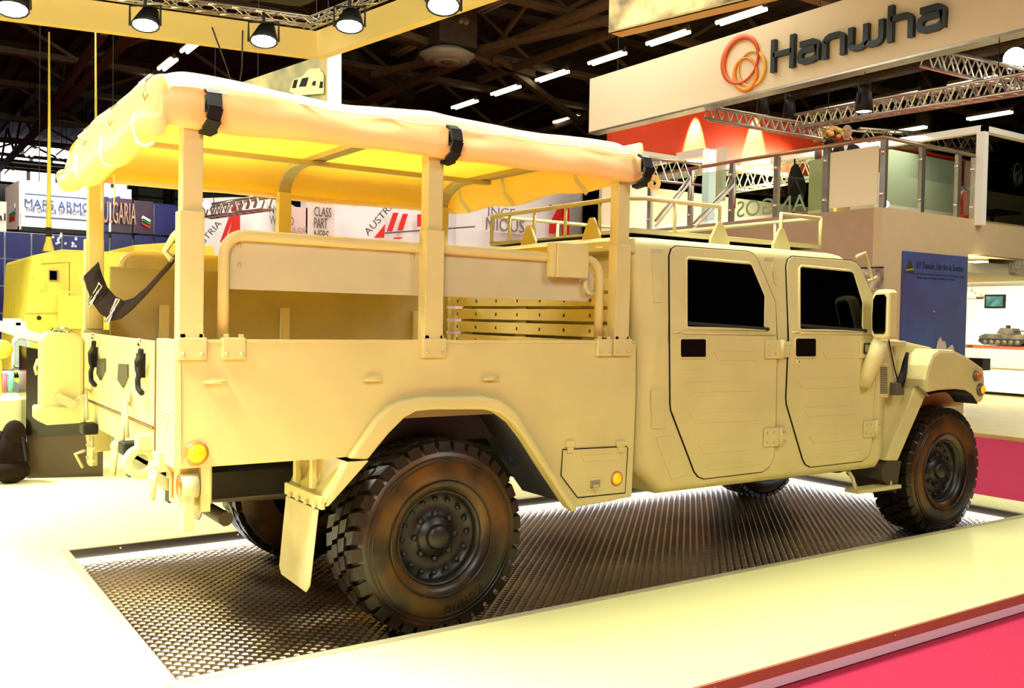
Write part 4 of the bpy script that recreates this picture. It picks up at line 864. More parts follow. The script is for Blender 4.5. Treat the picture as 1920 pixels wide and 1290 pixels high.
# horizontal spans of the letters read off the photograph
sp_ = [('H', 1450, 1494), ('a', 1499, 1541), ('n', 1546, 1589), ('w', 1594, 1661), ('h', 1667, 1716), ('a', 1721, 1776)]
sw = .165*hH*1.05
x_h = .70
def edge(px): return at(px, 110, 'x', fx-.001).y
for ch, l, r_ in sp_:
    yl, yr = edge(l), edge(r_); wd = yl - yr; s2 = sw/2/wd; sh = sw/2/hH; base = 0
    R0 = .2
    if ch == 'H': st = [([(s2, 0), (s2, 1)], 0), ([(1-s2, 0), (1-s2, 1)], 0), ([(s2, .52), (1-s2, .52)], 0)]
    elif ch == 'a':
        st = [([(.12, x_h-sh), (.70, x_h-sh)] + [(1-s2-.25+.25*math.sin(R(k)), x_h-sh-.16+.16*math.cos(R(k))) for k in (20, 45, 70, 90)] + [(1-s2, .18)] + [(1-s2-.25+.25*math.cos(R(k)), sh+.16-.16*math.sin(R(k))) for k in (20, 45, 70, 90)] + [(.3, sh), (s2+.05, sh+.05), (s2, .22), (s2+.05, .36), (.3, .42), (1-s2, .42)], 0)]
    elif ch == 'n': st = [([(s2, 0), (s2, x_h-.20)] + [(s2+.25-.25*math.cos(R(k)), x_h-sh-.16+.16*math.sin(R(k))) for k in (20, 45, 70, 90)] + [(1-s2-.25+.25*math.sin(R(k)), x_h-sh-.16+.16*math.cos(R(k))) for k in (0, 20, 45, 70, 90)] + [(1-s2, 0)], 0)]
    elif ch == 'h': st = [([(s2, 0), (s2, 1)], 0), ([(s2, x_h-sh), (.6, x_h-sh)] + [(1-s2-.25+.25*math.sin(R(k)), x_h-sh-.16+.16*math.cos(R(k))) for k in (20, 45, 70, 90)] + [(1-s2, 0)], 0)]
    elif ch == 'w': st = [([(s2, x_h), (s2, .2)] + [(s2+.14-.14*math.cos(R(k)), sh+.16-.16*math.sin(R(k))) for k in (20, 45, 70, 90)] + [(.36, sh), (.45, sh+.04), (.5, .2), (.5, x_h)], 0), ([(.5, .2), (.55, sh+.04), (.64, sh)] + [(1-s2-.14+.14*math.sin(R(k)), sh+.16-.16*math.cos(R(k))) for k in (0, 20, 45, 70, 90)] + [(1-s2, x_h)], 0)]
    letter(ch, yl, wd, [(s, c) for s, c in st], sw)
# ring emblem (three interlocking rings), tapering strokes
def ring(pts, wr, m, off, label):
    b = MB(); P = [at(*q, 'x', fx-off) for q in pts]; n = len(P); L = []; cen = sum(P, Vector())/n
    for i, p in enumerate(P):
        t = (P[(i+1) % n]-P[i-1]).normalized(); nn = Vector((0, -t.z, t.y)); w = wr(i/n)/2; L.append((p+nn*w, p-nn*w))
    v = []; f = []
    for a_, c_2 in L: v += [a_, c_2, a_+Vector((-.03, 0, 0)), c_2+Vector((-.03, 0, 0))]
    for i in range(n):
        a_ = i*4; c_2 = ((i+1) % n)*4; f += [(a_, a_+1, c_2+1, c_2), (a_+2, c_2+2, c_2+3, a_+3), (a_, c_2, c_2+2, a_+2), (a_+1, a_+3, c_2+3, c_2+1)]
    b.add(v, f, True); build('ring', b, m, fa, label)
def ell(cx, cy, a_, b_, rot, n=40): return [(cx + a_*math.cos(t)*math.cos(R(rot)) - b_*math.sin(t)*math.sin(R(rot)), cy + a_*math.cos(t)*math.sin(R(rot)) + b_*math.sin(t)*math.cos(R(rot))) for t in [2*math.pi*k/n for k in range(n)]]
ring(ell(1411, 129, 24, 33, 12), lambda t: .035+.02*math.cos(2*math.pi*t), mat('ring_yellow', (.95, .50, .06), .4), .002, 'pale orange ring')
ring(ell(1399, 139, 21, 30, 5), lambda t: .05+.02*math.sin(2*math.pi*t), mat('ring_orange', (.95, .27, .01), .4), .006, 'orange ring')
ring(ell(1390, 113, 31, 45, 20), lambda t: .06-.035*math.cos(2*math.pi*(t-.05)), mat('ring_red', (.75, .10, .01), .4), .010, 'dark orange large ring')
# upper deck building: left face x=12.2, right face y=5.1
bx, by, dz = 12.2, 5.1, 3.45
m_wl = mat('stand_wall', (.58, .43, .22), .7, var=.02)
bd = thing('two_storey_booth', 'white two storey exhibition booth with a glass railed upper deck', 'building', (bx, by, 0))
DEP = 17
b = MB(); b.box((bx, by+.15, 0), (bx+.15, by+13, dz)); build('side_wall', b, mat('stand_wall_shaded', (.42, .29, .16), .7, var=.02), bd)  # darker copy of the wall colour, as this side gets less light
b = MB(); xr = at(1815, 500, 'y', by).x; b.box((bx, by, 0), (xr, by+.15, dz)); build('front_wall', b, m_wl, bd)
zlo = at(1840, 478, 'y', by).z
b = MB(); b.box((xr+.001, by+.001, zlo), (bx+DEP, by+.15, dz)); build('front_beam', b, m_wl, bd)
b = MB(); b.box((bx+.02, by+.02, dz-.25), (bx+DEP, by+12.95, dz-.004)); build('deck', b, m_wl, bd)
b = MB(); b.box((xr+.1, by+.2, zlo-.3), (bx+DEP, by+12.9, zlo-.1)); b.box((xr, by+.15, 0), (xr+.1, by+9, zlo)); build('showroom_ceiling', b, mat('soffit', (.50, .46, .30), .6), bd)
m_bright = mat('bright_wall', (.93, .95, .80), .5)
b = MB(); b.box((20.9, by-6, 0), (21.1, by+12, zlo)); build('showroom_wall', b, m_bright, bd)
b = MB(); b.box((xr, by+9, 0), (20.9, by+9.2, zlo)); build('showroom_back', b, m_bright, bd)
area('showroom_light', (19.2, 7.2, 2.75), (20.6, 7.0, 0), 600, 2.5, (1, 1, .9), sy=3)
q = at(1845, 480, 'y', by)
b = MB(); w0 = at(1813, 485, 'x', 17).z
# hanging header in the showroom
hs = thing('header_sign', 'grey hanging header sign above the lit showroom at far right', 'sign', at(1900, 500, 'x', 16.4))
P = [at(1853, 485, 'x', 16.4), at(1858, 506, 'x', 16.4), at(1990, 522, 'x', 16.4), at(1990, 493, 'x', 16.4)]
b = MB(); b.prism(P, (.12, 0, 0)); build('header_panel', b, mat('grey_panel', (.36, .33, .22), .6), hs)
t0 = at(1876, 508, 'x', 16.38); text('header_text', 'LAND SYSTEMS', (16.38, t0.y, t0.z+.04), RX, .95, .12, .004, mat('pale_print', (.52, .49, .36), .5), hs)
b = MB(); p = at(1834, 491, 'x', 15); b.box((p.x-.12, p.y-.12, p.z-.01), (p.x+.12, p.y+.12, p.z+.01)); tag(build('ceiling_downlight', b, m_tubeL), 'small glowing downlight right of the blue poster', 'lamp')
# poster
po = thing('poster', 'tall blue sky poster with a dark emblem and small headline on the booth wall', 'poster', at(1750, 600, 'y', by))
pa, pb_ = at(1693, 470, 'y', by-.02), at(1814, 482, 'y', by-.02); pz0 = at(1693, 700, 'y', by-.02).z
m_post = mat('poster_blue', (.06, .05, .16), .45, col2=(.055, .10, .26), vs=1.1)
b = MB(); b.box((pa.x, by-.03, pz0), (pb_.x, by-.005, (pa.z+pb_.z)/2)); build('poster_sheet', b, m_post, po)
b = MB(); tri = [(1696, 514), (1704, 490), (1706, 486), (1708, 490), (1715, 514), (1708, 511), (1700, 511)]; b.prism([at(*k, 'y', by-.035) for k in tri], (0, -.006, 0)); build('emblem', b, mat('emblem_dark', (.05, .035, .01), .5), po, 'dark pointed emblem')
b = MB(); b.prism([at(*k, 'y', by-.042) for k in ((1698, 505), (1713, 503), (1713, 506), (1698, 508))], (0, -.004, 0)); build('emblem_bar', b, mat('emblem_gold', (.4, .3, .05), .5), po)
hp = at(1719, 505, 'y', by-.035); text('headline', 'K9 Thunder, Live fire in Sweden', (hp.x, by-.032, hp.z), RY, at(1803, 500, 'y', by).x-hp.x, .13, .003, mat('print_black', (.015, .015, .03), .6), po)
for k in range(2):
    hp = at(1719, 516+k*7, 'y', by-.035); text('small_text', ('precision artillery in live firing trials at the range', 'long range and high mobility in winter')[k], (hp.x, by-.032, hp.z), RY, (at(1806, 500, 'y', by).x-hp.x)*(1, .8)[k], .05, .003, mat('print_grey', (.03, .03, .06), .6), po)
b = MB(); b.prism([at(*k, 'y', by-.035) for k in ((1755, 655), (1758, 640), (1763, 632), (1767, 640), (1772, 640), (1775, 655), (1782, 648), (1786, 646), (1790, 660), (1790, 672), (1755, 672))], (0, -.004, 0)); build('printed_smoke', b, mat('smoke_print', (.62, .52, .38), .6), po)
b = MB(); b.ball(at(1751, 585, 'y', by-.04), .02, 6); build('printed_rocket', b, mat('trail_print', (.35, .25, .15), .6), po)
# side wall small photo print
pc = thing('wall_picture', 'small camouflage patterned picture on the booth side wall beside the windscreen', 'picture', at(1640, 520, 'x', bx))
pA = at(1636, 503, 'x', bx-.02); pB = at(1655, 545, 'x', bx-.02); b = MB(); b.box((bx-.03, pB.y, pB.z), (bx-.005, pA.y+.5, pA.z)); build('print', b, mat('camo_print', (.12, .07, .03), .6, col2=(.62, .52, .34), vs=7), pc)
b = MB(); b.box((bx-.04, pB.y, pA.z), (bx-.005, pA.y+.5, pA.z+.02)); build('picture_rail', b, m_dark, pc)
# showroom floor, counter, tank models, screen
b = MB(); b.box((bx, -11, -.006), (40, by+12.5, .05)); wf = struct('floor_showroom', b, m_beige); wf.name = 'trim_1'
wf['label'] = 'raised tan wooden floor of the showroom'
ct = thing('display_counter', 'long white display counter with a grey top band in the lit showroom', 'counter', (20.3, 7, 0))
b = MB(); cz = at(1880, 690, 'x', 20).z; ctz = at(1880, 655, 'x', 20).z
b.box((20.0, -4, .12), (20.9, by+8.5, cz)); build('counter_front', b, m_white, ct)
b = MB(); b.box((19.95, -4, cz), (20.9, by+8.5, ctz)); build('counter_top', b, mat('grey_band', (.42, .46, .34), .5), ct)
b = MB(); b.box((20.05, -4, .05), (20.9, by+8.5, .12)); build('plinth', b, m_dark, ct)
def tank(p, L, label, m, base=True):
    t = thing('model_tank', label, 'model tank', p); h = L*.14
    def bxx(nm, a, c, mm=m, bev=.01*L): b = MB(); b.box([p[i]+a[i] for i in range(3)], [p[i]+c[i] for i in range(3)]); return build(nm, b, mm, t, bev=bev)
    # length along -y .. +y, gun to -y
    b = MB(); W2_ = L*.2; pr = [(-L*.46, h*.9), (-L*.36, h*1.5), (L*.34, h*1.55), (L*.46, h*1.2), (L*.44, h*.6), (-L*.40, h*.5)]
    b.prism([(p[0]-W2_, p[1]+u, p[2]+w) for u, w in pr], (W2_*2, 0, 0)); build('hull', b, m, t, bev=.008*L)
    for s in (-1, 1):
        b = MB(); tp = [(-L*.42, h*.55), (-L*.34, .02*L), (L*.34, .02*L), (L*.43, h*.6), (L*.40, h*.95), (-L*.40, h*.95)]
        b.prism([(p[0]+s*W2_*1.0, p[1]+u, p[2]+w) for u, w in tp], (s*W2_*.35, 0, 0)); tk = build('track', b, m_dark, t, bev=.005*L)
        for k in range(6):
            b = MB(); b.lathe([(0, 0), (.05*L, 0), (.05*L, .02*L)], (p[0]+s*W2_*1.38, p[1]-L*.30+L*.12*k, p[2]+h*.45), 'x', 12); build('road_wheel', b, m, t)
    b = MB(); pr = [(-L*.16, h*1.5), (-L*.12, h*2.3), (L*.10, h*2.35), (L*.16, h*1.6)]; b.prism([(p[0]-W2_*.7, p[1]+u, p[2]+w) for u, w in pr], (W2_*1.4, 0, 0)); build('turret', b, m, t, bev=.012*L)
    b = MB(); b.tube([(p[0], p[1]-L*.12, p[2]+h*1.95), (p[0], p[1]-L*.5, p[2]+h*2.0)], .012*L, 8); build('gun_barrel', b, m, t)
    b = MB(); b.lathe([(.04*L, 0), (.04*L, .05*L), (0, .06*L)], (p[0], p[1]+.02*L, p[2]+h*2.3), 'z', 10); build('hatch', b, m_dark, t)
    return t
camo = mat('camo_green', (.02, .03, .012), .5, col2=(.16, .10, .04), vs=5)
p = at(1887, 645, 'x', 20.3); zt2 = ctz
bm_ = MB(); pl0 = at(1833, 652, 'x', 20.3); bm_.box((20.1, p.y-1.3, zt2), (20.7, pl0.y, zt2+.07)); tag(build('model_plinth', bm_, mat('cherry_wood', (.32, .07, .02), .4)), 'dark red wooden plinth under the camouflaged model tank', 'plinth')
tank((20.4, p.y, zt2+.07), 1.25, 'camouflaged model tank on a red wooden plinth on the counter', camo)
bm_ = MB(); q0 = at(1812, 648, 'x', 20.3); q1 = at(1822, 648, 'x', 20.3); bm_.box((20.1, q1.y, zt2), (20.7, q0.y+.8, zt2+.07)); tag(build('model_plinth', bm_, mat('cherry_wood', (.32, .07, .02), .4)), 'small red wooden plinth partly hidden behind the poster edge', 'plinth')
p = at(1822, 556, 'x', 19); t = tank((19, p.y, p.z-.06), .5, 'small tan model vehicle hanging beside the blue poster edge', mat('model_tan', (.35, .17, .05), .5))
b = MB(); b.tube([(19, p.y, p.z+.1), (19, p.y, zlo-.3)], .004, 4); build('hanging_wire', b, m_dark, t)
p = at(1865, 565, 'x', 20.85); sc = thing('wall_screen', 'small dark screen on the bright showroom wall', 'screen', p)
b = MB(); b.box((20.84, p.y-.24, p.z-.16), (20.9, p.y+.24, p.z+.16)); build('screen_case', b, m_black, sc)
b = MB(); b.box((20.83, p.y-.20, p.z-.12), (20.84, p.y+.20, p.z+.12)); build('display', b, mat('screen_img', (.02, .05, .05), .2, emit=(.05, .16, .15), es=.6, col2=(.1, .25, .2), vs=6), sc)
p = at(1825, 676, 'x', 18); b = MB(); b.box((p.x, p.y-.2, p.z-.2), (p.x+.3, p.y+.15, p.z+.05)); tag(build('dark_box', b, m_black), 'small dark box just behind the truck front fender', 'box')
# --- balustrade on the upper deck
bl = thing('glass_balustrade', 'glass and steel post balustrade around the booth upper deck', 'balustrade', (bx, by, dz))
zr = 4.56
def post(x, y, d='x'):
    b = MB(); b.box((x-.035, y-.05, dz), (x+.035, y+.05, zr-.04)) if d == 'x' else b.box((x-.05, y-.035, dz), (x+.05, y+.035, zr-.04)); build('post', b, m_alu, bl)
    c = MB(); 
    for z in (dz+.2, zr-.25): c.ball((x-.05, y, z), .035, 5)
    build('clamp', c, m_chrome, bl)
def bp(px): return at(px, 330, 'x', bx+.05).y
ply = [bp(q) for q in (1655, 1549, 1457, 1373, 1296, 1220)]
post(bx+.05, by+.03)
for y in ply[1:]: post(bx+.05, y)
def rp(px): return at(px, 330, 'y', by+.05).x
plx = [rp(q) for q in (1657, 1728, 1796, 1826)]
for x in plx[1:]: post(x, by+.05, 'y')
b = MB(); b.tube([(plx[-1]+.2, by+.05, zr), (bx+.05, by+.05, zr), (bx+.05, ply[-1], zr)], .035, 10); build('handrail', b, mat('bronze_rail', (.42, .30, .16), .3, metal=.7), bl)
for i in range(len(ply)-1):
    b = MB(); b.box((bx+.045, ply[i+1]+.08, dz+.06), (bx+.055, (by+.05 if i == 0 else ply[i])-.08 if i == 0 else ply[i]-.08, zr-.12)); 
    b = MB(); y1_ = (by+.12) if i == 0 else ply[i]+.08; y0_ = ply[i+1]-.08; b.box((bx+.045, min(y0_, y1_), dz+.06), (bx+.055, max(y0_, y1_), zr-.12)); build('glass_pane', b, m_frost if i == 0 else m_glass, bl, 'frosted cream pane' if i == 0 else None)
for i in range(len(plx)-1):
    b = MB(); b.box((plx[i]+.08, by+.045, dz+.06), (plx[i+1]-.08, by+.055, zr-.12)); build('glass_pane', b, m_glass, bl)
b = MB(); b.box((bx+.3, ply[1], dz), (bx+.35, ply[0]+1.1, dz+.1)); tag(build('amber_strip', b, mat('amber_strip', (1, .5, .05), .5, emit=(1, .45, .02), es=1.5)), 'glowing amber strip at the foot of the frosted pane', 'lamp')
# counter box on deck, flowers, person
b = MB(); p = at(1521, 300, 'x', bx+.5); b.box((bx+.45, ply[1]-.2, dz), (bx+1.1, p.y, dz+1.0)); tag(build('deck_counter', b, mat('cream_counter', (.85, .72, .42), .4)), 'cream counter behind the frosted pane on the upper deck', 'counter')
fl = thing('flower_bouquet', 'round bouquet of yellow and pink roses in a dark vase on the upper deck', 'flowers', at(1553, 290, 'x', bx+.6))
c0 = at(1553, 256, 'x', bx+.6)
for k in range(34):
    d = Vector((random.uniform(-1, 1), random.uniform(-1, 1), random.uniform(-.3, 1))).normalized(); b = MB(); q = c0 + Vector((d.x*.20, d.y*.24, d.z*.17)); b.ball(q, .045, 5, (1, 1, .8)); b.lathe([(.03, .0), (.02, .03), (.0, .02)], q, 'z', 6)
    build('rose', b, mat('rose_yellow', (.85, .62, .12), .6) if k % 3 else mat('rose_pink', (.80, .38, .16), .6), fl)
for k in range(20):
    d = Vector((random.uniform(-1, 1), random.uniform(-1, 1), random.uniform(-.7, .3))).normalized(); q = c0 + Vector((d.x*.18, d.y*.22, d.z*.16)); b = MB(); b.add([q, q+Vector((.02, .07, .03)), q+Vector((0, .12, .0)), q+Vector((-.02, .07, -.03))], [(0, 1, 2, 3)]); build('leaf', b, mat('leaf_dark', (.02, .04, .01), .6), fl)
b = MB(); b.lathe([(.0, -.42), (.07, -.42), (.08, -.3), (.06, -.15), (.09, -.08)], c0, 'z', 12); build('vase', b, m_dark, fl)
for px, col, nm, lb in ((1531, (.15, .35, .6), 'water_bottle', 'clear blue water bottle beside the roses on the upper deck'), (1537, (.7, .1, .05), 'soft_drink_can', 'red drink can beside the roses on the upper deck')):
    q = at(px, 288, 'x', bx+.55); b = MB(); b.lathe([(0, -.1), (.035, -.1), (.035, .06), (.012, .1), (.012, .12), (0, .12)], q, 'z', 12); tag(build(nm, b, mat(nm, col, .2)), lb, 'drink')
# people built as one skinned surface
def person(base, heading, joints, edges, label, parts, group=None):
    me = bpy.data.meshes.new('body'); me.from_pydata([j[0] for j in joints], edges, []); o = bpy.data.objects.new('body', me); C.objects.link(o)
    o.modifiers.new('k', 'SKIN'); s_ = me.skin_vertices[0].data
    for i, j in enumerate(joints): s_[i].radius = (j[1], j[2] if len(j) > 2 else j[1])
    s_[0].use_root = True; q = o.modifiers.new('u', 'SUBSURF'); q.levels = q.render_levels = 2
    dg = bpy.context.evaluated_depsgraph_get(); m2 = bpy.data.meshes.new_from_object(o.evaluated_get(dg)); bpy.data.objects.remove(o)
    for pl in m2.polygons: pl.use_smooth = True
    t = thing('person', label, 'person', base, group); t.rotation_euler = (0, 0, heading); bo = bpy.data.objects.new('body', m2); C.objects.link(bo); bo.parent = t
    return t, bo
skin = mat('skin', (.55, .28, .13), .5); suit = mat('dark_suit', (.012, .010, .012), .7); shirt = mat('white_shirt', (.85, .85, .85), .6)
def seated(base, heading, label, haircol, zhead=.0):
    """seated adult, seat at local z=.45, facing local -y"""
    J = [((0, 0, .52), .15, .13), ((0, .0, .72), .15, .11), ((0, .01, .92), .17, .11), ((0, .0, 1.05), .12, .09), ((0, -.01, 1.13), .055), ((0, -.02, 1.2), .055)]
    E = [(0, 1), (1, 2), (2, 3), (3, 4), (4, 5)]
    for s in (-1, 1):
        n = len(J); J += [((s*.19, .0, 1.02), .065), ((s*.25, .02, .76), .05), ((s*.20, -.22, .68), .04), ((s*.12, -.36, .72), .032)]; E += [(3, n), (n, n+1), (n+1, n+2), (n+2, n+3)]
        n = len(J); J += [((s*.10, -.02, .50), .09), ((s*.12, -.45, .48), .075), ((s*.12, -.47, .10), .045), ((s*.12, -.60, .05), .04)]; E += [(0, n), (n, n+1), (n+1, n+2), (n+2, n+3)]
    t, bo = person(base, heading, J, E, label, None); bo.data.materials.clear(); bo.data.materials.append(suit)
    off = Vector(base)
    def loc(nm, b, m_): me_ = bpy.data.meshes.new(nm); me_.from_pydata(b.v, [], b.f); [setattr(pl, 'use_smooth', True) for pl in me_.polygons]; me_.materials.append(m_); o = bpy.data.objects.new(nm, me_); C.objects.link(o); o.parent = t; return o
    b = MB(); b.ball((0, -.03, 1.31), .105, 10, (.78, .95, 1.15)); b.ball((0, -.135, 1.30), .018, 5, (.8, 1.2, 1.4)); b.ball((.085, -.02, 1.31), .025, 5, (.4, .8, 1.2)); b.ball((-.085, -.02, 1.31), .025, 5, (.4, .8, 1.2)); b.ball((0, -.02, 1.2), .05, 6, (1, 1, 1.2)); loc('head', b, skin)
    b = MB(); b.ball((0, .0, 1.345), .108, 8, (.82, .95, 1.0)); loc('hair', b, mat('hair_grey', haircol, .7))
    b = MB(); [b.ball((s*.035, -.122, 1.325), .011, 4) for s in (-1, 1)]; loc('eye', b, m_dark)
    b = MB(); b.prism([(-.05, -.115, 1.12), (.05, -.115, 1.12), (0, -.125, .86)], (0, -.008, 0)); loc('shirt_front', b, shirt)
    for s in (-1, 1):
        b = MB(); w = Vector((s*.12, -.36, .72)); b.ball(w + Vector((0, -.05, 0)), .045, 6, (.8, 1.1, .4))
        for k in range(4): b.tube([w+Vector((-.03+.02*k, -.08, 0)), w+Vector((-.03+.02*k, -.13, -.005)), w+Vector((-.03+.02*k, -.155-.01*(k in (1, 2)), -.025))], [.009, .008, .006], 6)
        b.tube([w+Vector((-s*.035, -.04, 0)), w+Vector((-s*.06, -.08, 0)), w+Vector((-s*.055, -.11, -.01))], [.011, .009, .007], 6); loc('hand', b, skin)
    return t
hp = at(1588, 247, 'x', bx+1.55)
seated((hp.x, hp.y, hp.z-1.33), R(-60), 'seated person in dark suit and white shirt behind the roses on the upper deck', (.45, .40, .45))
b = MB(); s0 = (hp.x, hp.y, dz); 
ch = thing('deck_stool', 'tall dark stool under the seated person on the upper deck', 'stool', s0)
b.lathe([(0, 0), (.2, 0), (.2, .05), (0, .05)], (hp.x, hp.y, hp.z-1.33+.38), 'z', 16); build('seat', b, m_dark, ch); b = MB(); b.tube([s0, (hp.x, hp.y, hp.z-1.33+.38)], .03, 8); b.lathe([(0, 0), (.2, 0), (.18, .03), (0, .03)], s0, 'z', 16); build('stool_leg', b, m_chrome, ch)
# black coat hanging by the rail
co = thing('black_coat', 'long black coat hanging behind the glass railing of the upper deck', 'coat', at(1493, 350, 'x', bx+.6))
OUTL = [(1484, 306), (1490, 300), (1496, 301), (1500, 310), (1504, 322), (1510, 334), (1513, 352), (1510, 370), (1500, 384), (1494, 392), (1490, 383), (1486, 386), (1481, 382), (1478, 372), (1477, 350), (1476, 332), (1481, 318)]
b = MB(); F_ = []; cc = at(1494, 345, 'x', bx+.6)
rim_ = [at(*q, 'x', bx+.6) for q in OUTL]; n = len(rim_)
v = [cc + Vector((-.12, 0, 0))] + [cc + (p-cc)*.6 + Vector((-.10, 0, 0)) for p in rim_] + rim_ + [cc + (p-cc)*.6 + Vector((.10, 0, 0)) for p in rim_] + [cc + Vector((.12, 0, 0))]
f = [(0, 1+i, 1+(i+1) % n) for i in range(n)] + [(1+i, 1+n+i, 1+n+(i+1) % n, 1+(i+1) % n) for i in range(n)] + [(1+n+i, 1+2*n+i, 1+2*n+(i+1) % n, 1+n+(i+1) % n) for i in range(n)] + [(1+2*n+i, 1+3*n, 1+2*n+(i+1) % n) for i in range(n)]
b.add(v, f, True); build('coat_cloth', b, mat('coat_black', (.008, .006, .007), .8), co, sub=1)
b = MB(); a_ = at(1490, 300, 'x', bx+.6); b.tube([(a_.x, a_.y, dz), (a_.x, a_.y, a_.z+.02)], .015, 8); b.lathe([(0, 0), (.2, 0), (.2, .03), (0, .03)], (a_.x, a_.y, dz), 'z', 14); build('coat_stand', b, m_dark, co)
# fire extinguisher
fe_ = at(1808, 388, 'y', by+.5); fx_ = thing('fire_extinguisher', 'red fire extinguisher standing behind the glass at the right end of the deck', 'fire extinguisher', (fe_.x, by+.5, dz))
b = MB(); b.lathe([(0, 0), (.10, 0), (.10, .50), (.07, .57), (.03, .60), (0, .60)], (fe_.x, by+.5, dz), 'z', 18); build('cylinder', b, mat('extinguisher_red', (.50, .01, .01), .3), fx_)
b = MB(); b.tube([(fe_.x, by+.5, dz+.6), (fe_.x, by+.5, dz+.68), (fe_.x-.1, by+.5, dz+.72)], .02, 7); b.tube([(fe_.x, by+.48, dz+.63), (fe_.x+.12, by+.45, dz+.55), (fe_.x+.12, by+.43, dz+.25)], .012, 6); build('valve_hose', b, m_black, fx_)
# white frame structures on the deck (right portal)
pf = thing('white_portal_frame', 'white square framed glass room at the right end of the upper deck', 'frame', (rp(1840), by, dz))
xq = at(1840, 330, 'y', by-.05).x; zq = at(1840, 236, 'y', by-.05).z
b = MB(); b.box((xq-.07, by-.12, dz-.1), (xq+.07, by+.02, zq)); build('upright', b, m_white, pf)
b = MB(); b.box((xq-.07, by-.12, zq-.1), (xq+9, by+.02, zq)); build('front_lintel', b, m_white, pf)
b = MB(); e1 = at(1655, 264, 'x', bx+.3); b.bar((xq, by-.05, zq-.05), (xq-.2, by+9, zq-.05), .14, .12); build('side_lintel', b, m_white, pf)
b = MB(); b.box((xq+.07, by-.04, dz), (xq+9, by-.02, zq-.55)); build('frosted_pane', b, glassmat('smoke_glass', (.42, .40, .30), .05), pf)
b = MB(); b.box((xq+.1, by+2.2, dz), (xq+10, by+2.25, zq-.5)); build('inner_partition', b, mat('grey_green_wall', (.40, .38, .26), .6), pf)
lg = at(1908, 330, 'y', by-.06)
for (dx, dz_, ra, rb) in ((0, .03, .13, .2), (.05, -.02, .10, .12), (-.01, -.05, .08, .12)):
    b = MB(); b.tube([(lg.x+dx+ra*math.cos(R(k)), by-.06, lg.z+dz_+rb*math.sin(R(k))) for k in range(0, 360, 15)], .012, 5, closed=True); build('ring_logo', b, m_dark, pf)
# black chairs/table silhouettes inside
b = MB(); q = at(1870, 400, 'y', by+.9); b.box((q.x-.45, by+.7, q.z), (q.x+.5, by+1.3, q.z+.04)); b.tube([(q.x, by+1, dz), (q.x, by+1, q.z)], .03, 6); b.lathe([(0, 0), (.25, 0), (.2, .03)], (q.x, by+1, dz), 'z', 12); tag(build('black_table', b, m_black), 'low black table inside the glass room at far right', 'table')
# translucent partition behind the right glass
b = MB(); b.box((at(1668, 350, 'y', by+2.4).x, by+2.4, dz), (xq+3.5, by+2.5, zr+.55)); tag(build('grey_partition', b, mat('grey_green_wall', (.40, .38, .26), .6)), 'dull green grey partition behind the right hand deck glass', 'partition')
p = at(1665, 385, 'y', by+.2); b = MB(); b.ball((p.x, by+.25, dz+.1), .06, 7); tag(build('deck_spotlight', b, m_hi), 'tiny glaring spotlight at the foot of the deck corner post', 'lamp')
# red wall of the booth: plane along x behind; y const
ry = 10.4
rz_t = at(1530, 247, 'y', ry).z; rx0 = at(1140, 250, 'y', ry).x; rx1 = at(1560, 300, 'y', ry).x+6
rw = thing('orange_feature_wall', 'bright orange red high wall band lit by two glowing spots', 'wall panel', (rx0, ry, 4))
zA = at(1150, 262, 'y', ry).z; zB = at(1530, 334, 'y', ry).z
b = MB(); b.box((rx0+.1, ry, zB), (rx1, ry+.15, rz_t+.05)); build('wall_panel', b, m_redw, rw)
b = MB(); b.box((rx0+.1, ry-.06, zB-.08), (rx1, ry+.15, zB)); build('lower_trim', b, m_white, rw)
for px in (1305, 1417):
    q = at(px, 214, 'y', ry); spot('red_wall_wash', (q.x, ry-.26, q.z+.42), (q.x, ry-.06, q.z-.9), 4200, 35, (1, .95, .75), blend=.35, rad=.03)
    b = MB(); b.tube([(q.x, ry-.26, q.z+.44), (q.x, ry-.26, q.z+.58)], .05, 10); b.tube([(q.x, ry-.26, q.z+.56), (q.x, ry, q.z+.56)], .015, 6); tag(build('wall_downlight', b, m_dark), 'small downlight washing the orange wall, ' + ('left one' if px < 1400 else 'right one'), 'lamp')
# booth back walls below the red wall and white pillar
b = MB(); wy = 12.0; b.box((at(1128, 400, 'y', wy).x, wy, .0), (bx+11, wy+.1, zB-.4)); tag(build('deck_back_wall', b, mat('tan_wall', (.66, .54, .34), .6)), 'tan back wall of the upper deck seen through the glass', 'wall panel')
p = at(1329, 350, 'x', 12.9)
b = MB(); b.box((12.8, p.y-.09, dz-.4), (13.0, p.y+.09, at(1329, 282, 'x', 12.9).z)); tag(build('white_pillar', b, mat('glow_white', (.95, .97, .93), .5, emit=(.9, .95, 1), es=.35)), 'slim white pillar with an added glow behind the glass railing', 'pillar')  # pillar is no lamp; a weak glow is added to its white
q = at(1345, 300, 'x', 13.5); b = MB(); b.box((13.3, q.y-.35, dz+.6), (13.4, q.y-.02, q.z+.2)); tag(build('pale_column', b, mat('pale_grey', (.62, .60, .46), .6)), 'pale grey column right beside the slim white pillar', 'pillar')
e0 = at(1325, 285, 'x', 12.9); e1 = at(1180, 312, 'x', 12.9); b = MB(); b.bar(e0, e1 + (e1-e0)*.4, .15, .16); tag(build('white_beam', b, m_white), 'white beam running left from the slim white pillar', 'beam')
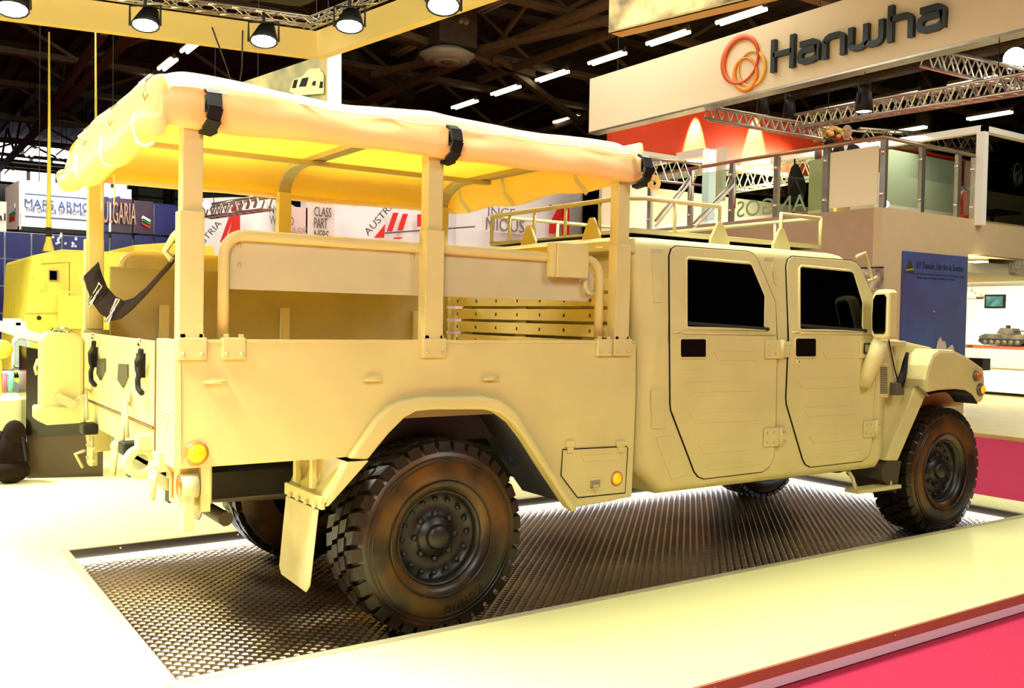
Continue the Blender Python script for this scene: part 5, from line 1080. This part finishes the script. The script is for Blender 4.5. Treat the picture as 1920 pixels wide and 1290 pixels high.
# trusses of this booth
def T2(px0, py0, px1, py1, d0, d1, w, n, label, m=None, hang=True):
    return alutruss('lighting_truss', at_d(px0, py0, d0), at_d(px1, py1, d1), w, label, n, m=m, hang=hang)
T2(1180, 315, 1300, 325, 18, 16.5, .38, 8, 'dull truss left of the slim white pillar behind the canopy buckle', hang=False)
T2(1345, 345, 1530, 315, 21.5, 19.5, .42, 14, 'pale truss seen through the glass railing behind the black coat', mat('truss_pale', (.80, .74, .55), .5), hang=False)
T2(1325, 212, 1545, 250, 16, 15, .2, 26, 'aluminium truss along the top of the orange wall', hang=False)
T2(1500, 228, 1960, 150, 15, 11, .2, 40, 'long aluminium truss rising to the right under the letter sign')
T2(1740, 108, 1960, 160, 15, 13, .3, 16, 'aluminium truss descending to the right edge below the big sign')
T2(1600, 256, 1850, 272, 19, 22, .3, 16, 'far aluminium truss just above the deck handrail', hang=False)
T2(385, 398, 500, 380, 17, 15, .2, 18, 'short aluminium truss above the austria booth left of the mid post')
def par(px, py, d, label, s=.12, lit=True):
    p = at_d(px, py, d); t = thing('stage_spotlight', label, 'spotlight', p, 'spotlights on the booth trusses'); b = MB(); b.lathe([(s*.5, .22), (s*.8, .15), (s, -.1), (s*.95, -.1)], p, 'z', 14); build('can', b, m_dark, t, sol=.008)
    b = MB(); b.lathe([(0, -.09), (s*.9, -.09)], p, 'z', 14); build('lens', b, m_hi if lit else m_glassb, t); b = MB(); b.tube([p+Vector((0, 0, .3)), p+Vector((0, 0, .45))], .006, 4); build('hanger_cable', b, m_dark, t); b = MB(); b.tube([p+Vector((-s, 0, 0)), p+Vector((-s, 0, .3)), p+Vector((s, 0, .3)), p+Vector((s, 0, 0))], .015, 6); build('yoke', b, m_dark, t)
par(1620, 196, 13, 'black stage spotlight hanging over the long truss below the letters'); par(1430, 205, 16, 'dark spotlight on the truss over the orange wall', .11, False); par(1480, 212, 16, 'second dark spotlight on the truss over the orange wall', .11, False)
p = at_d(1903, 110, 14); b = MB(); b.ball(p, .16, 10); tag(build('star_lamp', b, m_hi), 'glaring round white lamp at the right edge under the big sign', 'lamp')
p = at_d(388, 384, 16); b = MB(); b.ball(p, .07, 8); tag(build('star_lamp', b, m_hi), 'small glaring lamp on the short truss beside the white booth', 'lamp')
# staircase rails behind glass
for i, (a_, c_2) in enumerate((((1228, 415), (1295, 330)), ((1300, 420), (1378, 335)))):
    o = thing('stair_handrail', ('left', 'right')[i] + ' slanting stair handrail behind the glass railing', 'handrail', at_d(*a_, 15.5))
    for k, dd in enumerate((0, .09)):
        b = MB(); b.tube([at_d(*a_, 15.5)+Vector((0, 0, -dd)), at_d(*c_2, 15.5)+Vector((0, 0, -dd))], .022, 7); build('rail', b, m_alu if k == 0 else m_white, o)
    e_ = at_d(*c_2, 15.5); b = MB(); b.tube([e_, Vector((e_.x, e_.y, dz))], .025, 7); build('newel_post', b, m_alu, o)
# backwards frosted lettering on the glass (seen from behind)
b0 = at(1423, 360, 'x', bx+.06)
tt = text('etched_lettering', 'ANGOS', at(1512, 395, 'x', bx+.3) , (Vector((0, 1, 0)), Vector((0, 0, 1)), Vector((-1, 0, 0))), 1.6, .30, .004, mat('etched', (.80, .80, .66), .5)); tag(tt, 'pale mirror written letters on glass behind the deck railing', 'lettering')
# white lower booth object right of centre (between rack and wall)
# ================================================================== Austria booth (middle)
ay = 13.5
def A(px, py, y=ay): return at(px, py, 'y', y)
wm = mat('booth_white', (.92, .82, .76), .6)
au = thing('round_white_booth', 'white curved booth wall with red stripe marks and grey slogans behind the truck bed', 'booth', A(700, 500))
def cyl(px0, px1, nm, zt, bulge=1.2, m=None, y=ay):
    a_, c_2 = A(px0, 400, y), A(px1, 400, y); b = MB(); n = 16; v = []; f = []
    for i in range(n+1):
        t = i/n; x = a_.x+(c_2.x-a_.x)*t; yy = y + bulge*(1-math.sin(math.pi*t)) ; v += [(x, yy, 0), (x, yy, zt)]
    b.add(v, [(2*i, 2*i+2, 2*i+3, 2*i+1) for i in range(n)], True); return build(nm, b, m or wm, au, sol=.03)
zt3 = A(500, 372).z
cyl(385, 600, 'curved_panel', zt3); cyl(600, 905, 'curved_panel', zt3+.35, 1.0); cyl(880, 1140, 'curved_panel', zt3+.95, 1.0)
pk = mat('pink_panel', (.85, .60, .52), .6)
def flat(px0, py0, px1, py1, nm, m, y=ay-.1, label=None):
    a_, c_2 = A(px0, py0, y), A(px1, py1, y); b = MB(); b.box((a_.x, y, min(a_.z, c_2.z)), (c_2.x, y+.04, max(a_.z, c_2.z))); return build(nm, b, m, au, label)
flat(520, 385, 576, 445, 'slogan_panel', pk); flat(574, 372, 626, 460, 'slogan_panel', mat('pink_panel2', (.90, .72, .62), .6))
flat(906, 400, 985, 440, 'slogan_panel', mat('pale_panel', (.93, .86, .80), .6), y=ay-.12)
m_gr = mat('print_mid_grey', (.22, .17, .15), .6); m_gd = mat('print_dark_grey', (.10, .085, .07), .6); m_rd = mat('stripe_red', (.80, .02, .012), .5)
def txt(s, px0, pyb, px1, pyt, m, y=ay-.14):
    a_, c_2 = A(px0, pyb, y), A(px1, pyt, y); return text('slogan_text', s, a_, RY, c_2.x-a_.x, c_2.z-a_.z, .01, m, au)
txt('NOVO', 505, 400, 545, 388, m_gd); txt('WORLD', 505, 420, 551, 407, m_gr); txt('CLASS', 522, 440, 575, 427, mat('print_light', (.45, .36, .32), .6))
txt('CLASS', 589, 405, 621, 390, m_gd); txt('PART', 589, 427, 614, 410, m_gd); txt('NERS', 589, 449, 616, 433, m_gd)
txt('INGE', 915, 405, 966, 392, m_gr, ay-.16); txt('NIOUS', 911, 431, 983, 413, m_gr, ay-.16)
def poly(pts, m, nm='red_stripe', y=ay-.15):
    b = MB(); b.prism([A(*q, y) for q in pts], (0, -.01, 0)); build(nm, b, m, au, None)
poly([(412, 455), (421, 455), (450, 385), (450, 437), (446, 384), (437, 384)][:2] + [(445, 384), (437, 384)], m_rd); poly([(424, 455), (432, 455), (450, 432), (450, 384), (443, 384)], m_rd)
poly([(725, 434), (735, 434), (747, 399), (737, 399)], m_rd); poly([(745, 432), (755, 432), (765, 401), (755, 401)], m_rd); poly([(782, 425), (790, 425), (790, 402), (782, 402)], m_rd); poly([(701, 446), (720, 446), (722, 420)], m_rd); poly([(736, 448), (750, 448), (755, 445), (740, 445)], m_rd)
poly([(1029, 438), (1040, 438), (1062, 385), (1030, 385), (1030, 388), (1042, 386), (1030, 420)][:3] + [(1048, 385), (1030, 420)], m_rd); poly([(1053, 440), (1067, 440), (1067, 382), (1053, 382)], m_rd); poly([(1029, 384), (1036, 384), (1030, 395)], m_rd)
def dtxt(s, px0, py0, px1, py1, h, m):
    a_, c_2 = A(px0, py0, ay-.16), A(px1, py1, ay-.16); r_ = (c_2-a_); L = r_.length; r_.normalize(); u = Vector((-r_.z, 0, r_.x)); text('slogan_text', s, a_, (r_, u, Vector((0, -1, 0))), L, h, .01, m, au)
dtxt('AUSTRIA', 690, 443, 745, 380, .14, m_gd); dtxt('AUSTRIA', 365, 478, 416, 420, .11, m_gd)
b = MB(); b.bar(A(722, 437, ay-.2), A(890, 425, ay-.2), .02, .03); build('thin_line', b, m_gd, au)
for nm_, pts_ in (('hanging_box_sign', None),): pass
def hang_from(o, pts):
    for p in pts: b = MB(); b.tube([Vector(p), Vector((p[0], p[1], 9.54))], .008, 4); build('hanger_cable', b, m_dark, o)
hang_from(pn, [bb, Vector((a.x, a.y, bb.z))][:1]); hang_from(fa, [(fx+.12, y, zt_f) for y in (1, 5, 9.5)]); hang_from(mb_, [at(1145, 62, 'z', 6.0)+Vector((0, 0, 1.6)), at(1400, 8, 'z', 6.0)+Vector((0, 0, 1.6))]); hang_from(sf, [A0+Vector((0, 0, .33)), A1+Vector((0, 0, .33)), A2+Vector((0, 0, .33))])
# ================================================================== blue grid booth and sign (left)
gy = 12.0
m_blue = mat('navy_panel', (.004, .004, .07), .25, col2=(.008, .008, .15), vs=1.5); m_purp = mat('purple_panel', (.05, .010, .05), .25, var=.3)
gb = thing('blue_grid_booth', 'navy blue panelled booth wall with thin pale joints behind the yellow vehicle', 'booth', at(100, 600, 'y', gy))
def G(px, py): return at(px, py, 'y', gy)
xsL = [G(q, 500).x for q in (-30, 9, 59, 116, 180)]; zsL = [G(50, q).z for q in (436, 486, 537, 588, 680)]
for i in range(4):
    for k in range(4):
        b = MB(); b.box((xsL[i]+.012, gy, zsL[k+1]+.012), (xsL[i+1]-.012, gy+.04, zsL[k]-.012)); build('blue_panel', b, m_blue, gb)
xsR = [G(q, 500).x for q in (180, 205, 247, 285, 327, 345)]
ztR = [G(q, 370 + (q-205)*.13).z for q in (180, 205, 247, 285, 327, 345)]
zR = [G(230, q).z for q in (438, 475)]
for i in range(5):
    for k in range(2):
        top = (ztR[i]+ztR[i+1])/2 if k == 0 else zR[0]-.02; bot = zR[0] if k == 0 else G(230, 560).z
        b = MB(); b.box((xsR[i]+.012, gy-.1*math.sin(i*.8), bot+.012), (xsR[i+1]-.012, gy+.04-.1*math.sin(i*.8), top-.0)); build('blue_panel', b, m_purp if (i in (1, 2) and k == 0) else m_blue, gb)
b = MB(); b.box((xsL[0], gy+.05, 0), (xsR[-1], gy+.08, zsL[0])); build('pale_backing', b, mat('pale_joint', (.45, .62, .60), .5), gb)
t_ = G(206, 418); text('booth_lettering', 'BULGARIA', (G(181, 418).x, gy-.14, G(190, 419).z), RY, G(251, 418).x-G(181, 418).x, .34, .02, mat('letter_tan', (.62, .38, .25), .5), gb)
for k, cm in enumerate(((.85, .85, .85), (.02, .35, .08), (.6, .02, .02))):
    p0_ = G(262, 408+k*5); p1_ = G(277, 417+k*5); b = MB(); b.bar((p0_.x, gy-.15, p0_.z), (p1_.x, gy-.15, p1_.z), .01, .055, up=(0, 0, 1)); build('flag_stripe', b, mat('flag%d' % k if False else ('flag_white', 'flag_green', 'flag_red')[k], cm, .5), gb)
for k in range(14):
    p = G(98+random.random()*46, 438+random.random()*24); b = MB(); b.ball((p.x, gy-.02, p.z), .014, 4); build('pinhole_light', b, m_tubeL, gb)
my = 13.2
ms = thing('hanging_box_sign', 'large white hanging box sign with thin blue lettering and two blue lines', 'sign', at(130, 400, 'y', my))
def M_(px, py): return at(px, py, 'y', my)
p0_, p1_ = M_(36, 337), M_(246, 424); b = MB(); b.box((p0_.x, my, p1_.z-.12), (p1_.x, my+.1, p0_.z)); build('sign_front', b, m_white, ms)
b = MB(); q0, q1 = M_(36, 430), M_(36, 337); q2 = at(10, 352, 'y', my+1.6); q3 = at(10, 430, 'y', my+1.6); b.prism([q0, q1, q2, Vector((q2.x, q2.y, q3.z))], (.03, 0, 0)); build('sign_side', b, m_white, ms)
b = MB(); b.box((p0_.x, my, p1_.z-.2), (p1_.x, my+1.6, p1_.z-.12)); build('sign_underside', b, m_dark, ms)
m_bt = mat('navy_letter', (.02, .05, .20), .4)
a_ = M_(46, 388); text('sign_text', 'MARS ARMOR', (a_.x, my-.01, a_.z), RY, M_(184, 388).x-a_.x, M_(46, 372).z-a_.z, .01, m_bt, ms)
a_ = M_(47, 395); text('sign_text', 'THE CHOICE OF PROTECTION', (a_.x, my-.01, a_.z-.01), RY, M_(184, 395).x-a_.x, .075, .01, m_bt, ms)
for py in (363, 405):
    a_ = M_(47, py); b = MB(); b.box((a_.x, my-.012, a_.z-.008), (M_(195, py).x, my, a_.z+.008)); build('sign_line', b, m_bt, ms)
for k, cm in enumerate(('flag_white', 'flag_green', 'flag_red')):
    p = at(24, 392+k*8, 'y', my+.8); b = MB(); b.box((p.x-.02, my+.4, p.z-.06), (p.x-.01, my+1.2, p.z+.06)); build('flag_stripe', b, _m[cm], ms)
b = MB(); b.prism([(M_(x, y).x, my-.02, M_(x, y).z) for x, y in ((198, 368), (205, 372), (213, 372), (219, 368), (225, 368), (225, 378), (212, 380), (198, 376))], (0, -.01, 0)); build('emblem', b, m_bt, ms, 'blue emblem cropped behind the canopy post')
spot('sign_wash', (M_(75, 300).x, my-.7, M_(75, 300).z), (M_(75, 360).x, my, M_(75, 362).z), 60, 80, (.9, .93, 1)); spot('sign_wash', (M_(150, 300).x, my-.7, M_(150, 300).z), (M_(150, 360).x, my, M_(150, 362).z), 50, 80, (.9, .93, 1)); spot('sign_wash', (M_(200, 300).x, my-.7, M_(200, 300).z), (M_(200, 360).x, my, M_(200, 362).z), 40, 80, (.9, .93, 1))
hang_from(ms, [(p0_.x+.3, my+.05, p0_.z), (p1_.x-.3, my+.05, p0_.z)])
b = MB(); p = at(0, 410, 'y', 12.5); q = at(12, 440, 'y', 12.5); b.box((p.x-1, 12.5, q.z), (at(12, 410, 'y', 12.5).x, 12.6, at(5, 378, 'y', 12.5).z)); sg = tag(build('small_sign', b, m_white), 'small white sign at the left edge ending in dark letters', 'sign')
a_ = at(-6, 412, 'y', 12.45); text('sign_text', 'al', (a_.x, 12.49, a_.z), RY, at(11, 412, 'y', 12.45).x-a_.x, .11, .01, m_dark, sg)
# ================================================================== yellow armoured vehicle behind
vy = 7.2
def V(px, py, y=vy): return at(px, py, 'y', y)
av = thing('armoured_vehicle', 'bright yellow armoured vehicle with tall antenna parked behind the truck', 'armoured vehicle', (V(250, 600).x, vy+1, .1))
vx0 = V(48, 500).x; vx1 = vx0 + 5.2; vt = V(60, 476).z
b = MB(); pr = [(vx0-.02, .75), (vx0+.05, vt-.02), (vx0+.35, V(90, 466).z), (vx1-1.2, V(90, 466).z+.02), (vx1-.6, 1.7), (vx1, 1.5), (vx1, .75)]
b.prism([(x, vy, z) for x, z in pr], (0, 2.2, 0)); build('hull', b, m_yel, av, bev=.03)
b = MB(); a_ = V(262, 455); b.prism([(a_.x, vy+.3, V(90, 466).z), (a_.x, vy+.3, V(262, 457).z), (V(330, 450).x, vy+.3, V(330, 452).z), (V(415, 458).x, vy+.3, V(415, 458).z), (V(420, 480).x, vy+.3, V(90, 466).z)], (0, 1.4, 0)); build('roof_shield', b, m_yel, av, bev=.02)
p = V(101, 517); b = MB(); b.box((p.x-.05, vy-.03, p.z-.055), (p.x+.045, vy, p.z+.06)); w_ = build('side_window', b, mat('window_rim', (.35, .25, .12), .5), av); b = MB(); b.box((p.x-.045, vy-.035, p.z-.045), (p.x+.025, vy-.03, p.z+.05)); build('window_glass', b, m_glassb, w_)
b = MB(); b.tube([(V(78, 494).x, vy-.003, V(78, 495).z), (V(130, 492).x, vy-.003, V(130, 492).z), (V(130, 587).x, vy-.003, V(130, 587).z), (V(48, 588).x, vy-.003, V(48, 588).z)], .006, 4); build('panel_joint', b, mat('yel_joint', (.35, .25, .05), .6), av)
for px, py in ((56, 487), (80, 487), (60, 520), (60, 560), (75, 583), (100, 583), (120, 500), (120, 540), (152, 480), (152, 486)):
    p = V(px, py); b = MB(); b.ball((p.x, vy, p.z), .012, 5); build('rivet', b, m_yel, av)
p = V(73, 596); b = MB(); b.lathe([(0, -.02), (.02, -.018), (.025, 0)], (p.x, vy, p.z), 'y', 10); build('plug', b, m_dark, av)
p = V(78, 536); b = MB(); b.box((p.x-.03, vy-.02, p.z-.05), (p.x+.03, vy, p.z+.05)); build('hinge', b, m_yel, av, bev=.005)
# jerry can shape on its rear
p = V(136, 590, vy-.25); b = MB(); b.box((p.x-.11, vy-.28, p.z-.15), (p.x+.14, vy-.02, p.z+.20)); b.tube([(p.x-.05, vy-.15, p.z+.2), (p.x-.03, vy-.15, p.z+.24), (p.x+.06, vy-.15, p.z+.24), (p.x+.08, vy-.15, p.z+.2)], .012, 6); build('fuel_can', b, m_yel, av, bev=.03)
for k, (px, ytop, base) in enumerate(((91, 60, 470), (178, 20, 340))):
    p = V(px, 462, vy+.2 if k == 0 else vy+.9); z = at(px+1, ytop, 'y', p.y).z; b = MB()
    b.tube([(p.x, p.y, V(90, 466).z-.02), (p.x, p.y, V(90, 466).z+.12), (p.x, p.y, z*.6+.8), (at(px+1, ytop, 'y', p.y).x, p.y, z)], [.04, .03, .014, .008], 7); b.lathe([(.06, 0), (.05, .05), (.03, .12)], (p.x, p.y, V(90, 466).z-.02), 'z', 10); build('antenna', b, m_yel, av)
    b = MB(); b.tube([(p.x, p.y, V(90, 466).z+.14), (p.x, p.y, V(90, 466).z+.24)], .032, 8); build('antenna_spring', b, m_dark, av)
for x in (vx0+.9, vx1-1.1):
    for y in (vy+.1, vy+1.8):
        b = MB(); b.lathe([(.2, -.02), (.45, -.02), (.5, .06), (.5, .26), (.45, .32), (.2, .32)], (x, y, .6), 'y', 28); t = build('wheel', b, m_tyre, av); b = MB(); b.lathe([(0, .0), (.2, .0), (.26, -.02)], (x, y, .6), 'y', 20); build('rim', b, m_yel, av)
# ================================================================== left foreground clutter
by_ = 5.1
pA = at(50, 897, 'z', .1); pB = at(193, 893, 'z', .1)
bbx = thing('black_counter', 'tall glossy black counter standing behind the jerry can', 'counter', (pA.x+.3, pA.y+.2, .1))
zt4 = at(60, 651, 'y', pA.y).z; zm = at(60, 815, 'y', pA.y).z
dirx = (pB-pA); 
b = MB(); b.prism([pA, pB, Vector((pB.x, pB.y, zm)), Vector((pA.x, pA.y, zm))], (0, .45, 0)); build('lower_cabinet', b, mat('brown_gloss', (.045, .022, .005), .35), bbx)
b = MB(); b.prism([Vector((pA.x-.01, pA.y-.02, zm)), Vector((pB.x, pB.y-.02, zm)), Vector((pB.x, pB.y-.02, zt4-.1)), Vector((pA.x-.01, pA.y-.02, zt4))], (0, .47, 0)); build('upper_cabinet', b, mat('black_gloss', (.006, .003, .002), .2), bbx)
# rucksack / coat
c0 = at(20, 850, 'y', 5.0)
rk = thing('black_rucksack', 'slumped black rucksack on the white platform at left edge', 'bag', (c0.x, 5.0, .1))
b = MB(); b.ball((c0.x, 5.05, .32), .2, 10, (.75, .6, 1.1)); b.ball((c0.x+.03, 5.03, .50), .12, 8, (.8, .7, 1.1)); b.ball((c0.x, 5.0, .2), .17, 8, (.9, .7, .6)); build('bag_body', b, mat('bag_brown', (.010, .005, .002), .95, var=.3, spec=.1), rk)
b = MB(); b.tube([(c0.x-.08, 4.93, .55), (c0.x-.14, 4.88, .4), (c0.x-.13, 4.86, .2)], .022, 6); b.tube([(c0.x+.08, 4.9, .5), (c0.x+.1, 4.86, .3)], .012, 5); build('bag_strap', b, m_black, rk)
b = MB(); q = at(22, 745, 'y', 5.6); b.box((q.x-.6, 5.45, .1), (at(46, 745, 'y', 5.6).x, 6.0, at(20, 742, 'y', 5.6).z)); tag(build('white_table_block', b, m_floor, bev=.03), 'white block table behind the black rucksack at left edge', 'table')
q = at(20, 720, 'y', 6.0); tz = at(20, 700, 'y', 6.0).z
dt = thing('dark_table', 'dark side table draped with pink and green cloths at left edge', 'table', (q.x, 6.2, .1))
b = MB(); b.box((q.x-.7, 5.95, tz-.04), (q.x+.25, 6.6, tz)); build('table_top', b, m_black, dt)
for x, y in ((q.x-.6, 6.0), (q.x+.2, 6.0), (q.x-.6, 6.5), (q.x+.2, 6.5)): b = MB(); b.box((x-.02, y-.02, .1), (x+.02, y+.02, tz)); build('leg', b, m_black, dt)
def cloth(px0, px1, py0, py1, col, nm, lb, y=5.9):
    a_ = at(px0, py0, 'y', y); c_2 = at(px1, py1, 'y', y); b = MB(); n = 8; v = []
    for i in range(n+1):
        x = a_.x+(c_2.x-a_.x)*i/n; v += [(x, y+.02*math.sin(i*1.9), c_2.z + .04*math.sin(i*1.1)), (x, y+.01*math.sin(i*1.3), tz+.01), (x, y+.3, tz+.012)]
    b.add(v, [(3*i, 3*i+3, 3*i+4, 3*i+1) for i in range(n)] + [(3*i+1, 3*i+4, 3*i+5, 3*i+2) for i in range(n)], True); tag(build(nm, b, mat(nm, col, .7, var=.15), sol=.005), lb, 'cloth')
cloth(3, 13, 700, 738, (.85, .16, .22), 'pink_cloth', 'pink cloth hanging over the dark table edge'); cloth(13, 26, 702, 736, (.25, .75, .50), 'green_cloth', 'pale green cloth hanging beside the pink one'); cloth(30, 44, 690, 702, (.9, .62, .08), 'yellow_cloth', 'folded yellow cloth on the dark table')
q = at(38, 660, 'y', 6.3); cr = thing('grey_tray_chair', 'pale grey moulded plastic chair back above the dark table', 'chair', q)
b = MB(); O = [(-.08, -.16), (-.05, -.19), (.07, -.19), (.09, -.15), (.09, .12), (.06, .18), (-.02, .18), (-.08, .12)]; b.prism([(q.x+u*.9, 6.3, q.z+w) for u, w in O], (0, .03, 0)); build('chair_back', b, mat('grey_plastic', (.50, .58, .48), .4), cr, bev=.012)
b = MB(); b.tube([(q.x+u*.75, 6.29, q.z+w*.75) for u, w in O], .01, 6, closed=True); build('back_rim', b, mat('grey_plastic_light', (.75, .8, .7), .4), cr)
b = MB(); b.box((q.x-.09, 6.3, q.z-.22), (q.x+.1, 6.7, q.z-.19)); b.tube([(q.x-.07, 6.33, q.z-.2), (q.x-.07, 6.33, .1)], .012, 5); b.tube([(q.x+.08, 6.33, q.z-.2), (q.x+.08, 6.33, .1)], .012, 5); build('seat', b, m_alu, cr)
p0_, p1_ = at(-20, 605, 'y', 5.6), at(80, 637, 'y', 5.6); b = MB(); b.bar(p0_, p1_, .12, .09); bar_ = tag(build('white_table_edge', b, m_white, bev=.01), 'slanting white ledge at left edge behind the jerry can', 'ledge')
for k, (px, py, w) in enumerate(((24, 608, .07), (38, 613, .05))):
    q = at(px, py, 'y', 5.58); b = MB(); b.box((q.x-w, 5.55, q.z-.02), (q.x+w, 5.66, q.z+.05)); tag(build('white_box', b, m_white, bev=.01), ('larger', 'smaller')[k] + ' white box lying on the slanting white ledge', 'box')
q = at(0, 655, 'y', 5.7); b = MB(); b.ball(q, .10, 8, (1.1, 1, .9)); b.tube([q, q+Vector((0, 0, -.6))], .02, 6); tag(build('yellow_helmet', b, m_yel), 'round yellow helmet like object at left edge', 'helmet')
# potted plant behind the can
pt = thing('potted_plant', 'leafy green plant showing above the jerry can', 'plant', at(112, 640, 'y', 5.4)); q = at(112, 628, 'y', 5.4)
b = MB(); b.lathe([(0, .1), (.10, .1), (.13, q.z-.15), (.12, q.z-.12), (0, q.z-.14)], (q.x, 5.4, 0), 'z', 16); build('pot', b, m_black, pt)
for k in range(46):
    a_ = random.uniform(0, 6.28); L = random.uniform(.10, .22); el = random.uniform(.1, 1.1); d = Vector((math.cos(a_)*math.cos(el), math.sin(a_)*math.cos(el), math.sin(el)*.45)); s_ = Vector((-d.y, d.x, 0)).normalized()*.022; o_ = Vector((q.x, 5.4, q.z+.0)); m1 = o_+d*L*.55+Vector((0, 0, .03)); b = MB()
    b.add([o_, m1+s_, o_+d*L, m1-s_], [(0, 1, 2, 3)]); build('leaf', b, mat('leaf_lime', (.45, .55, .02), .5) if k % 3 == 0 else mat('leaf_green', (.03, .10, .005), .5), pt)
